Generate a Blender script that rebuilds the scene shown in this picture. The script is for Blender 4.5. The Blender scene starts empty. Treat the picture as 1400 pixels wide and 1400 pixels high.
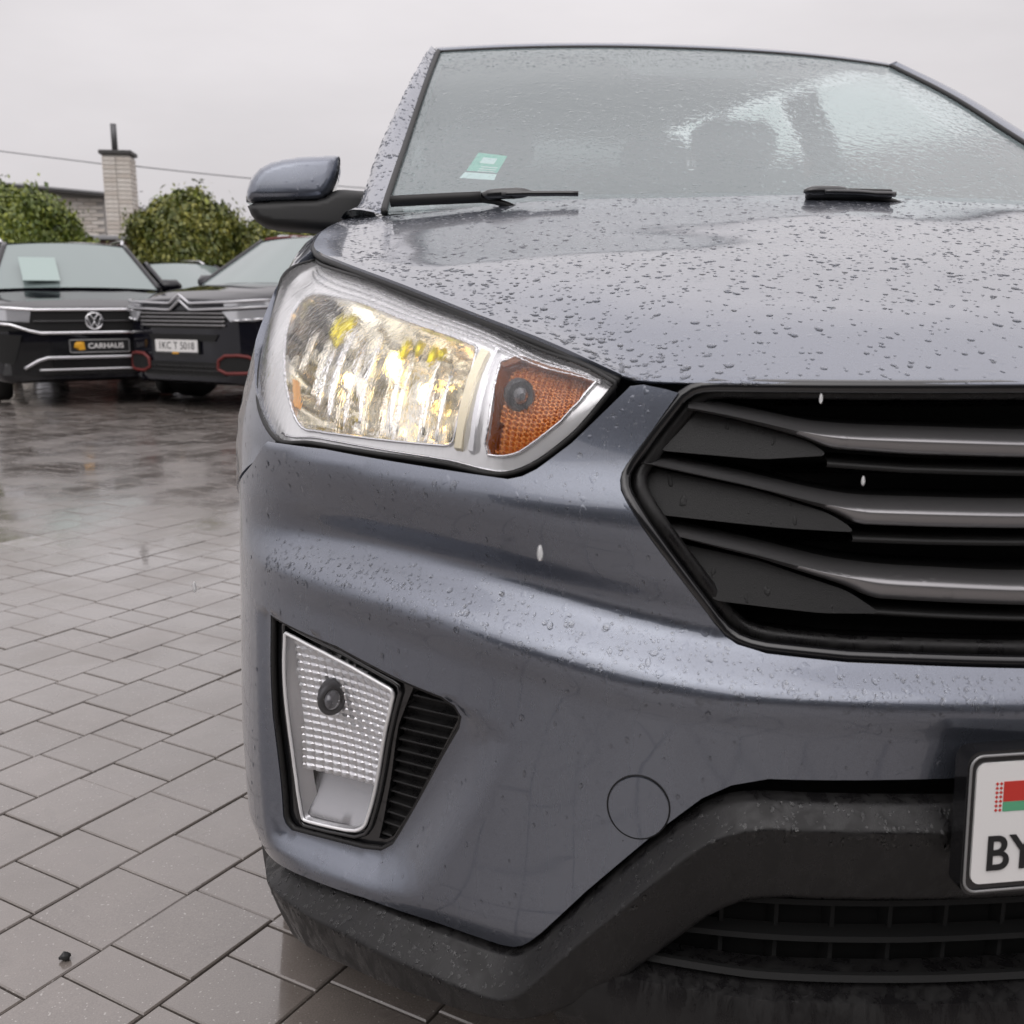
import bpy, math, random
import numpy as np
from mathutils import Vector, Matrix, geometry
random.seed(7); rng=np.random.default_rng(7); R=math.radians
scene=bpy.context.scene; col=scene.collection

# ------------------------------------------------------------------ camera
cd=bpy.data.cameras.new('camera'); cam=bpy.data.objects.new('camera',cd); col.objects.link(cam)
cam.location=(-.74,-.765,.976); cam.rotation_euler=(R(90-11.65),0,R(-8)); cd.sensor_width=36; cd.lens=36*1406/1400
cd.clip_start=.02; cd.clip_end=900
cd.dof.use_dof=True; cd.dof.focus_distance=1.25; cd.dof.aperture_fstop=10
scene.camera=cam
# ------------------------------------------------------------------ sky, sun, exposure
SUN_EL,SUN_ROT=R(52),R(200)
w=bpy.data.worlds.new('World'); scene.world=w; w.use_nodes=True
nt=w.node_tree; N=nt.nodes; Lk=nt.links; N.clear()
def nd(nt,t,**k):
    n=nt.nodes.new(t)
    for a,b in k.items():
        if a=='inp':
            for i,v in b.items(): n.inputs[i].default_value=v
        else: setattr(n,a,b)
    return n
out=nd(nt,'ShaderNodeOutputWorld'); bg=nd(nt,'ShaderNodeBackground',inp={'Strength':.10}); Lk.new(bg.outputs[0],out.inputs[0])
sky=nd(nt,'ShaderNodeTexSky',sky_type='NISHITA',sun_disc=False,sun_elevation=SUN_EL,sun_rotation=SUN_ROT,air_density=1.0,dust_density=6.0,ozone_density=1.0)
hs=nd(nt,'ShaderNodeHueSaturation',inp={'Saturation':.10,'Value':.22}); Lk.new(sky.outputs[0],hs.inputs['Color'])
tc=nd(nt,'ShaderNodeTexCoord'); sp=nd(nt,'ShaderNodeSeparateXYZ'); Lk.new(tc.outputs['Generated'],sp.inputs[0])
pw=nd(nt,'ShaderNodeMath',operation='POWER',use_clamp=True); pw.inputs[1].default_value=1.6; mz=nd(nt,'ShaderNodeMath',operation='MAXIMUM'); mz.inputs[1].default_value=0.; Lk.new(sp.outputs['Z'],mz.inputs[0]); Lk.new(mz.outputs[0],pw.inputs[0])
ov=nd(nt,'ShaderNodeMapRange',inp={1:0.,2:1.,3:6.1,4:17.0}); Lk.new(pw.outputs[0],ov.inputs[0])   # overcast: zenith brighter than horizon
cn=nd(nt,'ShaderNodeTexNoise',inp={'Scale':2.2,'Detail':5.,'Roughness':.55}); mp=nd(nt,'ShaderNodeMapping'); mp.inputs['Scale'].default_value=(1,1,3.2)
Lk.new(tc.outputs['Generated'],mp.inputs[0]); Lk.new(mp.outputs[0],cn.inputs['Vector'])
cm=nd(nt,'ShaderNodeMapRange',inp={1:.3,2:.7,3:.90,4:1.08}); Lk.new(cn.outputs['Fac'],cm.inputs[0])
ml=nd(nt,'ShaderNodeMath',operation='MULTIPLY'); Lk.new(ov.outputs[0],ml.inputs[0]); Lk.new(cm.outputs[0],ml.inputs[1])
tint=nd(nt,'ShaderNodeVectorMath',operation='SCALE'); tint.inputs[0].default_value=(1.0,.955,.98); Lk.new(ml.outputs[0],tint.inputs['Scale'])
ad=nd(nt,'ShaderNodeVectorMath',operation='ADD'); Lk.new(tint.outputs[0],ad.inputs[0]); Lk.new(hs.outputs[0],ad.inputs[1]); Lk.new(ad.outputs[0],bg.inputs['Color'])
sl=bpy.data.lights.new('sun','SUN'); sl.energy=.5; sl.angle=R(60); sl.color=(1,.97,.94)
so=bpy.data.objects.new('sun',sl); col.objects.link(so)
so.rotation_euler=(R(90)-SUN_EL,0,R(180)-SUN_ROT)
so.location=(0,0,20)
vs=scene.view_settings; vs.view_transform='Standard'; vs.look='None'; vs.gamma=1; vs.use_curve_mapping=False; vs.exposure=0.0
scene.render.resolution_x=scene.render.resolution_y=1024

# ------------------------------------------------------------------ helpers
def tag(o,label=None,cat=None,group=None,kind=None):
    for k,v in (('label',label),('category',cat),('group',group),('kind',kind)):
        if v: o[k]=v
    return o
def empty(name,loc=(0,0,0),rz=0,parent=None):
    o=bpy.data.objects.new(name,None); col.objects.link(o); o.location=loc; o.rotation_euler=(0,0,rz); o.parent=parent; o.empty_display_size=.2; return o
def link(name,me,m=None,parent=None,loc=None):
    if m and not me.materials: me.materials.append(m)
    o=bpy.data.objects.new(name,me); col.objects.link(o); o.parent=parent
    if loc is not None: o.location=loc
    return o
def mesh(name,V,F,m=None,parent=None,N=None,smooth=True,flip=False):
    V=np.asarray(V,float); F=[tuple(int(i) for i in f) for f in F]
    if N is not None:
        G=[]
        for f in F:
            a,b,c=V[f[0]],V[f[1]],V[f[2]]
            if len(f)==4: n=np.cross(c-a,V[f[3]]-b)
            else: n=np.cross(b-a,c-a)
            G.append(f if n@N[list(f)].mean(0)>=0 else f[::-1])
        F=G
    elif flip: F=[f[::-1] for f in F]
    me=bpy.data.meshes.new(name); me.from_pydata(V.tolist(),[],F)
    if smooth: me.polygons.foreach_set('use_smooth',[True]*len(F))
    me.update()
    if N is not None:
        N=N/np.maximum(np.linalg.norm(N,axis=1),1e-12)[:,None]
        me.normals_split_custom_set_from_vertices(N.tolist())
    return link(name,me,m,parent)
def sharp(o,deg=35):
    me=o.data
    try: me.set_sharp_from_angle(angle=R(deg))
    except Exception: pass
    return o
class MB:
    """collects pieces into ONE mesh"""
    def __init__(s): s.V=[];s.F=[]
    def add(s,V,F):
        b=len(s.V); s.V+= [tuple(map(float,v)) for v in V]; s.F+=[tuple(b+i for i in f) for f in F]; return s
    def build(s,name,m,parent=None,smooth=True,ang=35):
        o=mesh(name,s.V,s.F,m,parent,smooth=smooth)
        if smooth: sharp(o,ang)
        return o
def bbox(c,h,bev=0.,rz=0.):
    """bevelled box verts/faces, c centre, h half sizes"""
    c=np.array(c,float);h=np.array(h,float);b=min(bev,min(h)*.9);V=[];F=[]
    if b<=0:
        V=[(x,y,z) for x in(-1,1) for y in(-1,1) for z in(-1,1)];V=np.array(V)*h
        F=[(0,1,3,2),(4,6,7,5),(0,4,5,1),(2,3,7,6),(0,2,6,4),(1,5,7,3)]
    else:
        idx={}
        for x in(-1,1):
            for y in(-1,1):
                for z in(-1,1):
                    for k in range(3):
                        p=np.array([x,y,z])*h; q=np.array([x,y,z])*(h-b); q[k]=p[k]; idx[(x,y,z,k)]=len(V); V.append(q)
        V=np.array(V)
        def quad(k,sg):
            i,j=[a for a in range(3) if a!=k];o=[]
            for a,bb in((-1,-1),(1,-1),(1,1),(-1,1)):
                t=[0,0,0];t[k]=sg;t[i]=a;t[j]=bb;o.append(idx[(*t,k)])
            return o
        for k in range(3):
            for sg in(-1,1): F.append(quad(k,sg))
        for k in range(3):
            i,j=[a for a in range(3) if a!=k]
            for a in(-1,1):
                for bb in(-1,1):
                    o=[]
                    for tk,ax in((-1,i),(1,i),(1,j),(-1,j)):
                        t=[0,0,0];t[k]=tk;t[i]=a;t[j]=bb;o.append(idx[(*t,ax)])
                    F.append(o)
        for x in(-1,1):
            for y in(-1,1):
                for z in(-1,1): F.append([idx[(x,y,z,k)] for k in range(3)])
        G=[]
        for f in F:
            n=np.cross(V[f[1]]-V[f[0]],V[f[2]]-V[f[0]]);G.append(f if n@V[list(f)].mean(0)>0 else f[::-1])
        F=G
    if rz:
        cr,sr=math.cos(rz),math.sin(rz);V=np.c_[V[:,0]*cr-V[:,1]*sr,V[:,0]*sr+V[:,1]*cr,V[:,2]]
    return V+c,F
def tubeVF(P,r,n=8,closed=False,cap=True):
    P=np.asarray(P,float);m=len(P);rr=np.broadcast_to(np.asarray(r,float),(m,))
    T=(np.roll(P,-1,0)-np.roll(P,1,0)) if closed else np.gradient(P,axis=0)
    T/=np.maximum(np.linalg.norm(T,axis=1),1e-12)[:,None]
    u=np.cross(T[0],[0.13,.21,.97]);u/=np.linalg.norm(u);V=[]
    for i in range(m):
        u=u-T[i]*(u@T[i]);u/=np.linalg.norm(u);v=np.cross(T[i],u)
        for k in range(n):
            a=2*math.pi*k/n;V.append(P[i]+rr[i]*(u*math.cos(a)+v*math.sin(a)))
    F=[];M=m if closed else m-1
    for i in range(M):
        for k in range(n):
            j=(i+1)%m;F.append((i*n+k,i*n+(k+1)%n,j*n+(k+1)%n,j*n+k))
    if cap and not closed: F+=[tuple(range(n))[::-1],tuple((m-1)*n+k for k in range(n))]
    return np.array(V),F
def gridVF(P):
    """P (nu,nv,3)"""
    nu,nv=P.shape[:2];F=[(i*nv+j,(i+1)*nv+j,(i+1)*nv+j+1,i*nv+j+1) for i in range(nu-1) for j in range(nv-1)]
    return P.reshape(-1,3),F
def grid_normals(P,ref):
    a=np.gradient(P,axis=0);b=np.gradient(P,axis=1);n=np.cross(a,b);n/=np.maximum(np.linalg.norm(n,axis=-1),1e-12)[...,None]
    ref=np.asarray(ref,float);s=np.sign((n*ref).sum(-1).mean());return n*(s if s!=0 else 1)
def gridmesh(name,P,m,parent,ref,lip=0.):
    n=grid_normals(P,ref);V,F=gridVF(P);Nn=n.reshape(-1,3)
    if lip:
        nu,nv=P.shape[:2]
        loop=[i*nv for i in range(nu)]+[(nu-1)*nv+j for j in range(1,nv)]+[i*nv+nv-1 for i in range(nu-2,-1,-1)]+[j for j in range(nv-2,0,-1)]
        V,F,Nn=add_lip(V,F,Nn,[loop],lip)
    return mesh(name,V,F,m,parent,N=Nn)
def add_lip(V,F,Nn,loops,lip,ld=None):
    V=list(V);F=list(F);Nn=list(Nn);c=np.mean(np.array(V),0)
    for lp in loops:
        b=len(V);k=len(lp)
        for i in range(k):
            p,q,o=V[lp[i]],V[lp[(i+1)%k]],V[lp[i-1]];n=Nn[lp[i]];t=q-o;s=np.cross(t,n);s/=max(np.linalg.norm(s),1e-9)
            V+=[p,p-n*lip if ld is None else p+np.array(ld)*lip];Nn+=[s,s]
        for i in range(k):
            j=(i+1)%k;F.append((b+2*i,b+2*j,b+2*j+1,b+2*i+1))
    V=np.array(V);Nn=np.array(Nn)
    # make lip normals agree with lip geometry (winding fixed in mesh()); flip those pointing into the panel is harmless
    return V,F,Nn
def resample(P,sp,closed=True):
    P=[np.array(p,float) for p in P];o=[];n=len(P)
    for i in range(n if closed else n-1):
        a,b=P[i],P[(i+1)%n];k=max(1,int(round(np.linalg.norm(b-a)/sp)))
        o+=[a+(b-a)*j/k for j in range(k)]
    if not closed:o.append(P[-1])
    return np.array(o)
def rnd(P,n=3,closed=True,k=2):
    """corner cutting (Chaikin)"""
    P=np.array(P,float)
    for _ in range(k):
        A=P;B=np.roll(P,-1,0)
        if closed: P=np.stack([A*.75+B*.25,A*.25+B*.75],1).reshape(-1,P.shape[1])
        else:
            A=P[:-1];B=P[1:];P=np.vstack([P[:1],np.stack([A*.75+B*.25,A*.25+B*.75],1).reshape(-1,P.shape[1]),P[-1:]])
    return P
def cdt(outer,holes,sp):
    loops=[resample(outer,sp*.8)]+[resample(h,sp*.8) for h in holes]
    B=np.vstack(loops);lo=B.min(0);hi=B.max(0);xs=np.arange(lo[0],hi[0],sp);ys=np.arange(lo[1],hi[1],sp*.866)
    G=np.array([(x+(sp/2 if j%2 else 0),y) for j,y in enumerate(ys) for x in xs])
    d=polydist(loops[0],G[:,0],G[:,1]);keep=d<-sp*.55
    for h in loops[1:]: keep&=polydist(h,G[:,0],G[:,1])>sp*.55
    P=np.vstack([B,G[keep]]);E=[];b=0
    for l in loops: E+=[(b+i,b+(i+1)%len(l)) for i in range(len(l))];b+=len(l)
    r=geometry.delaunay_2d_cdt([Vector(p) for p in P],E,[],0,1e-7)
    Q=np.array([tuple(v) for v in r[0]]);T=np.array([f for f in r[2] if len(f)==3])
    c=Q[T].mean(1);k=polydist(loops[0],c[:,0],c[:,1])<0
    for h in loops[1:]: k&=polydist(h,c[:,0],c[:,1])>0
    T=T[k]
    # map loop indices
    orig=r[3];inv={}
    for i,o in enumerate(orig):
        for a in o: inv[a]=i
    L=[];b=0
    for l in loops: L.append([inv.get(b+i,b+i) for i in range(len(l))]);b+=len(l)
    return Q,T,L
def panel(name,outer,holes,sp,fn,m,parent,lip=.012,side=1,ref=None,lipdir=None):
    Q,T,L=cdt(outer,holes,sp);s,z=Q[:,0],Q[:,1];e=1e-4
    V=fn(s,z);n=np.cross(fn(s+e,z)-fn(s-e,z),fn(s,z+e)-fn(s,z-e));n/=np.maximum(np.linalg.norm(n,axis=1),1e-15)[:,None]
    if ref is not None and (n@np.array(ref,float)).mean()<0: n=-n
    F=[tuple(t) for t in T]
    if lip: V,F,n=add_lip(V,F,n,L,lip,lipdir)
    return mesh(name,V,F,m,parent,N=n)
def extrude(name,poly,fn,m,parent,t0,t1,smooth=False):
    """solid plate: closed 2D polygon mapped by fn(s,z,off) between two offsets"""
    P=np.array(poly,float);Q,T,L=cdt(P,[],.02)
    k=len(Q);A=fn(Q[:,0],Q[:,1],t1);B=fn(Q[:,0],Q[:,1],t0);V=np.vstack([A,B])
    F=[tuple(t) for t in T]+[tuple(t[::-1]+k) for t in T];lp=L[0]
    for i in range(len(lp)): a,b=lp[i],lp[(i+1)%len(lp)];F.append((a,a+k,b+k,b))
    o=mesh(name,V,F,m,parent,smooth=True);import bmesh
    bm=bmesh.new();bm.from_mesh(o.data);bmesh.ops.recalc_face_normals(bm,faces=bm.faces);bm.to_mesh(o.data);bm.free();sharp(o,40)
    return o
def textmesh(name,txt,size,m,parent,matrix,align='CENTER',sx=1.,offset=0.):
    c=bpy.data.curves.new(name,'FONT');c.body=txt;c.size=size;c.align_x=align;c.align_y='CENTER';c.extrude=.0004;c.offset=offset
    t=bpy.data.objects.new(name,c);col.objects.link(t);dg=bpy.context.evaluated_depsgraph_get()
    me=bpy.data.meshes.new_from_object(t.evaluated_get(dg));bpy.data.objects.remove(t);me.name=name
    me.transform(Matrix.Diagonal((sx,1,1,1)));me.materials.clear()
    o=link(name,me,m,parent);o.matrix_local=matrix;return o
# ------------------------------------------------------------------ shape of the car front
# ---- front plan curve of the car (lateral, setback), half; arc length parameter s
PLAN=[(0,0),(.12,.003),(.25,.014),(.38,.038),(.50,.078),(.60,.125),(.69,.185),(.76,.243),(.822,.306),(.866,.368),(.894,.442),(.906,.53),(.909,.62),(.91,.75),(.91,.95)]
def catmull(P,n=24):
    P=np.array(P,float);Q=np.vstack([2*P[0]-P[1],P,2*P[-1]-P[-2]]);t=(np.arange(n)/n)[:,None];out=[]
    for i in range(1,len(Q)-2):
        a,b,c,d=Q[i-1],Q[i],Q[i+1],Q[i+2]
        out.append(.5*(2*b+(c-a)*t+(2*a-5*b+4*c-d)*t*t+(3*b-a-3*c+d)*t**3))
    return np.vstack(out+[P[-1:]])
_pc=catmull(PLAN);_pc[0]=(0,0)
_ps=np.concatenate([[0],np.cumsum(np.hypot(*np.diff(_pc,axis=0).T))])
_t=np.gradient(_pc,axis=0);_t/=np.hypot(_t[:,0],_t[:,1])[:,None]
SMAX=_ps[-1]
def plan(s,d=0.):
    """signed arc s (negative = image-left side), outward offset d -> X,Y"""
    s=np.asarray(s,float);a=np.abs(s);g=np.where(s<0,-1.,1.)
    x=np.interp(a,_ps,_pc[:,0]);y=np.interp(a,_ps,_pc[:,1]);tx=np.interp(a,_ps,_t[:,0]);ty=np.interp(a,_ps,_t[:,1])
    return g*(x+ty*d),y-tx*d
# ---- feature lines of the fascia: stations in s, heights z and offsets d (top to bottom)
ST=[0,.20,.33,.45,.53,.60,.67,.75,.83,.92,.985,1.05,1.30]
FZ=[[1.0]*13,
 [.93]*13,
 [.836]*13,
 [.775,.775,.775,.78,.784,.790,.797,.805,.813,.820,.824,.826,.826],
 [.72,.72,.722,.73,.738,.745,.752,.758,.764,.768,.77,.77,.77],
 [.668,.670,.672,.682,.697,.709,.719,.727,.731,.730,.728,.728,.728],
 [.622,.626,.628,.631,.638,.652,.665,.677,.685,.688,.688,.688,.688],
 [.590,.592,.594,.597,.604,.616,.628,.640,.648,.652,.652,.652,.652],
 [.53]*13,[.44]*13,[.36]*13,[.28]*13]
FD=[[-.10]*10+[-.08,-.06,-.05],
 [-.046]*5+[-.048,-.055,-.06,-.06,-.05,-.045,-.04,-.03],
 [-.025]*8+[-.024,-.022,-.02,-.016,-.012],
 [-.007]*11+[-.008,-.008],
 [-.020]*5+[-.021,-.022,-.023,-.023,-.020,-.011,-.005,-.004],
 [-.036,-.036,-.036,-.036,-.036,-.037,-.039,-.040,-.040,-.034,-.017,-.006,-.004],
 [0]*9+[-.001,-.003,-.003,-.003],
 [-.010,-.010,-.010,-.010,-.010,-.010,-.009,-.008,-.007,-.004,-.002,-.002,-.002],
 [-.022,-.022,-.022,-.022,-.020,-.017,-.014,-.012,-.009,-.004,.001,.003,.003],
 [-.032,-.032,-.032,-.030,-.028,-.024,-.021,-.017,-.013,-.005,.002,.006,.006],
 [-.04,-.04,-.04,-.038,-.034,-.03,-.026,-.022,-.017,-.009,.0,.005,.005],
 [-.05]*8+[-.03,-.024,-.02,-.02,-.02]]
FZ=np.array(FZ);FD=np.array(FD)
def _smooth_rows(M):
    # dense resample over s, smoothed so stations leave no kinks
    q=np.linspace(0,ST[-1],400);R=np.array([np.interp(q,ST,r) for r in M])
    k=np.hanning(29);k/=k.sum()
    return q,np.array([np.convolve(np.concatenate([r[14:0:-1],r,r[-2:-16:-1]]),k,'valid') for r in R])
_q,_Z=_smooth_rows(FZ);_,_D=_smooth_rows(FD)
def pchip(zk,dk,z):
    """zk,dk (K,N) ascending in K, z (N,)"""
    h=np.diff(zk,axis=0);m=np.diff(dk,axis=0)/h
    t=np.zeros_like(zk);w1=2*h[1:]+h[:-1];w2=h[1:]+2*h[:-1]
    with np.errstate(divide='ignore',invalid='ignore'):
        hm=(w1+w2)/(w1/m[:-1]+w2/m[1:])
    t[1:-1]=np.where(m[:-1]*m[1:]>0,hm,0);t[0]=m[0];t[-1]=m[-1]
    N=len(z);i=np.clip((zk<=z).sum(0)-1,0,len(zk)-2);c=np.arange(N)
    H=h[i,c];u=np.clip((z-zk[i,c])/H,-.3,1.3)
    a,b,ta,tb=dk[i,c],dk[i+1,c],t[i,c]*H,t[i+1,c]*H
    return a*(2*u**3-3*u*u+1)+ta*(u**3-2*u*u+u)+b*(3*u*u-2*u**3)+tb*(u**3-u*u)
def polydist(P,x,y):
    """signed distance to polygon, negative inside"""
    P=np.asarray(P,float);A=P;B=np.roll(P,-1,0);d=np.full(x.shape,1e9);ins=np.zeros(x.shape,bool)
    for a,b in zip(A,B):
        e=b-a;t=np.clip(((x-a[0])*e[0]+(y-a[1])*e[1])/(e@e+1e-18),0,1)
        d=np.minimum(d,np.hypot(x-a[0]-t*e[0],y-a[1]-t*e[1]))
        c=((a[1]>y)!=(b[1]>y))&(x<(b[0]-a[0])*(y-a[1])/(b[1]-a[1]+1e-18)+a[0]);ins^=c
    return np.where(ins,-d,d)
def smooth(u): u=np.clip(u,0,1);return u*u*(3-2*u)
# flat fog-lamp pocket: chord across the corner, expressed as offset from the plan curve
_CA=np.array(plan(.99,-.010));_CB=np.array(plan(.70,-.046))
def chord(s):
    a=np.abs(np.asarray(s,float));p0=np.stack(plan(a,0.),-1);p1=np.stack(plan(a,-1.),-1);n=p1-p0;e=_CB-_CA
    c=n[...,0]*e[1]-n[...,1]*e[0];w=_CA-p0
    return -np.clip((w[...,0]*e[1]-w[...,1]*e[0])/c,-.02,.09)
def fogd(a,z,d):
    c=np.minimum(d,chord(a));t=smooth((z-.40-.35*np.clip(.80-a,0,.1))/.19);return c*(1-t)+(d-.006)*t
def fogsurf(s,z,off=0.):
    s=np.asarray(s,float);z=np.asarray(z,float)+0*s;x,y=plan(s,fogd(np.abs(s),z,dbase(s,z))+off);return np.stack([x,y,z],-1)
POCKET_OUT=None;POCKET_IN=None
def dbase(s,z):
    s=np.atleast_1d(np.asarray(s,float));z=np.atleast_1d(np.asarray(z,float));a=np.abs(s)
    zk=np.array([np.interp(a,_q,r) for r in _Z])[::-1];dk=np.array([np.interp(a,_q,r) for r in _D])[::-1]
    return pchip(zk,dk,z)
def dfn(s,z):
    s=np.atleast_1d(np.asarray(s,float));z=np.atleast_1d(np.asarray(z,float));a=np.abs(s);d=dbase(s,z)
    if POCKET_OUT is not None:
        do=-polydist(POCKET_OUT,a,z);di=np.maximum(polydist(POCKET_IN,a,z),0)
        w=np.where(do>0,smooth(do/(do+di+1e-9)),0);d=d*(1-w)+fogd(a,z,d)*w
    return d
def surf(s,z,off=0.):
    s=np.atleast_1d(np.asarray(s,float));z=np.atleast_1d(np.asarray(z,float))
    x,y=plan(s,dfn(s,z)+off);return np.stack([x,y,z],-1)
# ---- headlight lens patch: a = tip -> rear, b = bottom -> top
POCKET_OUT=[(1.0,.642),(.90,.632),(.8577,.6265),(.7734,.607),(.724,.5965),(.69,.5915),(.6558,.582),(.6401,.5727),(.6356,.5566),(.6716,.4852),(.729,.39),(.751,.3618),(.7734,.3489),(.8242,.3439),(.918,.338),(1.0,.345)]
POCKET_IN=[(.9728,.632),(.8577,.6205),(.7734,.6009),(.724,.5911),(.7093,.5835),(.703,.5716),(.7075,.5576),(.7551,.4837),(.8042,.4068),(.8144,.3916),(.831,.3795),(.8578,.3746),(.9138,.3712),(.9677,.368),(.9763,.3739),(.9799,.3831),(.9819,.5087)]
_T=[(-.522,.128,.904),(-.545,.162,.918),(-.578,.205,.930),(-.625,.272,.953),(-.68,.352,.974),(-.73,.44,.996),(-.765,.505,1.008),(-.79,.575,1.018),(-.80,.63,1.026)]
_Bs=[(.592,.853),(.6465,.8205),(.72,.825),(.80,.828),(.89,.831),(.961,.832)]
_B=np.vstack([[(-.521,.129,.902)],surf([-s for s,z in _Bs],[z for s,z in _Bs]),[(-.866,.47,.878),(-.845,.585,.99)]])
_Tc=catmull(_T,30);_Bc=catmull(_B,30);_la=np.linspace(0,1,len(_Tc))
def _ip(c,a): return np.stack([np.interp(a,_la,c[:,k]) for k in range(3)],-1)
_BN=np.array([-.35,-.62,.70])
def lens(a,b,off=0.):
    """image-left headlight; off along outward"""
    a=np.atleast_1d(np.asarray(a,float));b=np.atleast_1d(np.asarray(b,float))
    t=_ip(_Tc,a);o=_ip(_Bc,a);w=b[:,None];p=o+(t-o)*w
    n=np.stack([-.25-.65*a**2,-.80+.35*a,np.full_like(a,.50)],-1);n/=np.linalg.norm(n,axis=1)[:,None]
    bul=.026*np.sin(np.pi*np.clip(b,0,1))**.9*np.clip(a*3.2,0,1)*(1-.5*np.clip((a-.85)/.15,0,1))
    return p+n*(bul+off)[:,None] if np.ndim(off) or True else p
# ---- windscreen patch u in [-1,1], v in [0,1]
_WE=catmull([(.700,.98,1.112),(.695,1.02,1.136),(.646,1.30,1.276),(.594,1.55,1.423),(.551,1.77,1.535)],30);_wl=np.linspace(0,1,len(_WE))
def wind(u,v,off=0.):
    u=np.atleast_1d(np.asarray(u,float));v=np.atleast_1d(np.asarray(v,float))
    e=np.stack([np.interp(v,_wl,_WE[:,k]) for k in range(3)],-1);q=1-np.abs(u)**2.2
    return np.stack([u*e[:,0],e[:,1]-(.12-.03*v)*q-off*.62,e[:,2]+(.012-.008*v)*q+off*.78],-1)
# ------------------------------------------------------------------ materials
M={}
def mat(name,base=(.5,.5,.5),rough=.5,metal=0.,**k):
    m=bpy.data.materials.new(name);m.use_nodes=True;b=m.node_tree.nodes['Principled BSDF']
    b.inputs['Base Color'].default_value=(*base,1);b.inputs['Roughness'].default_value=rough;b.inputs['Metallic'].default_value=metal
    for a,v in k.items(): b.inputs[{'coat':'Coat Weight','coatr':'Coat Roughness','spec':'Specular IOR Level','trans':'Transmission Weight','ior':'IOR','emit':'Emission Color','es':'Emission Strength','alpha':'Alpha','aniso':'Anisotropic'}[a]].default_value=v
    M[name]=m;return m
def tree(m): t=m.node_tree;return t,t.nodes['Principled BSDF']
def coords(t,scale=(1,1,1),kind='Object'):
    c=nd(t,'ShaderNodeTexCoord');p=nd(t,'ShaderNodeMapping');p.inputs['Scale'].default_value=scale;t.links.new(c.outputs[kind],p.inputs[0]);return p.outputs[0]
def noise(t,vec,scale,detail=3.,rough=.5,dist=0.):
    n=nd(t,'ShaderNodeTexNoise',inp={'Scale':scale,'Detail':detail,'Roughness':rough,'Distortion':dist});t.links.new(vec,n.inputs['Vector']);return n.outputs['Fac']
def rng_(t,v,a,b,c,d):
    n=nd(t,'ShaderNodeMapRange',inp={1:a,2:b,3:c,4:d});t.links.new(v,n.inputs[0]);return n.outputs[0]
def math_(t,op,a,b=None,c=None):
    n=nd(t,'ShaderNodeMath',operation=op)
    for i,v in enumerate((a,b,c)):
        if v is None: continue
        if isinstance(v,(int,float)): n.inputs[i].default_value=v
        else: t.links.new(v,n.inputs[i])
    return n.outputs[0]
def mixc(t,f,a,b):
    n=nd(t,'ShaderNodeMix',data_type='RGBA')
    for s,v in ((n.inputs[0],f),(n.inputs[6],a),(n.inputs[7],b)):
        if isinstance(v,(int,float)): s.default_value=v
        elif isinstance(v,tuple): s.default_value=(*v,1)
        else: t.links.new(v,s)
    return n.outputs[2]
def drops_h(t,scale,amount=.5,stretch=(1,1,1)):
    """dome-shaped water beads as a height field (fine relief)"""
    vec=coords(t,stretch);wob=nd(t,'ShaderNodeTexNoise',inp={'Scale':scale*1.6,'Detail':1.});t.links.new(vec,wob.inputs['Vector'])
    mx=nd(t,'ShaderNodeMix',data_type='VECTOR');mx.inputs[0].default_value=.006;t.links.new(vec,mx.inputs[4]);t.links.new(wob.outputs['Color'],mx.inputs[5])
    v=nd(t,'ShaderNodeTexVoronoi',inp={'Scale':scale,'Randomness':1.});t.links.new(mx.outputs[1],v.inputs['Vector'])
    sx=nd(t,'ShaderNodeSeparateColor');t.links.new(v.outputs['Color'],sx.inputs[0])
    rad=rng_(t,sx.outputs[0],1-amount,1.,.0,.46)
    q=math_(t,'DIVIDE',v.outputs['Distance'],math_(t,'MAXIMUM',rad,.001))
    return math_(t,'MULTIPLY',math_(t,'SQRT',math_(t,'MAXIMUM',math_(t,'SUBTRACT',1.,math_(t,'MULTIPLY',q,q)),0.)),rad)
def bump(t,b,h,dist,strength=1.,target='Normal'):
    n=nd(t,'ShaderNodeBump',inp={'Strength':strength,'Distance':dist});t.links.new(h,n.inputs['Height'])
    t.links.new(n.outputs[0],b.inputs[target]);return n
# car paint: grey metallic with clear coat, wet
def paint(name,base,metal=.72,rough=.27,beads=True):
    m=mat(name,base,rough,metal,coat=1.,coatr=.04);t,b=tree(m);b.inputs['Coat IOR'].default_value=1.6 if beads else 1.5
    f=noise(t,coords(t),2600,1.)
    c=mixc(t,rng_(t,f,.3,.7,0.,1.),tuple(v*.72 for v in base),tuple(v*1.3 for v in base))
    grime=rng_(t,noise(t,coords(t,(3.,3.,.6)),7,5.,.6),.35,.75,0.,1.)
    t.links.new(c,b.inputs['Base Color']);t.links.new(rng_(t,grime,0,1,rough*.92,rough*1.2),b.inputs['Roughness'])
    if not beads: b.inputs['Specular IOR Level'].default_value=0.
    if beads:
        h=math_(t,'MAXIMUM',drops_h(t,110,.42,(1,1,.75)),math_(t,'MULTIPLY',drops_h(t,300,.35),.35))
        bump(t,b,h,.0022,.55,'Coat Normal')
        h2=math_(t,'MAXIMUM',drops_h(t,110,.42,(1,1,.75)),0.);bump(t,b,h2,.0012,.30,'Normal')
        t.links.new(rng_(t,noise(t,coords(t,(2,2,.5)),16,4.),.3,.75,.015,.09),b.inputs['Coat Roughness'])
    return m
paint('paint',(.146,.161,.198))
paint('paint_black',(.006,.006,.009),0.,.4,False)
paint('paint_navy',(.006,.006,.010),0.,.4,False)
m=mat('plastic',(.012,.012,.012),.5,0.,spec=.32);t,b=tree(m)       # grained black plastic, wet
g=noise(t,coords(t),1400,2.);wet=rng_(t,noise(t,coords(t,(6,6,1.6)),9,6.,.65,.4),.42,.60,0.,1.)
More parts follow.
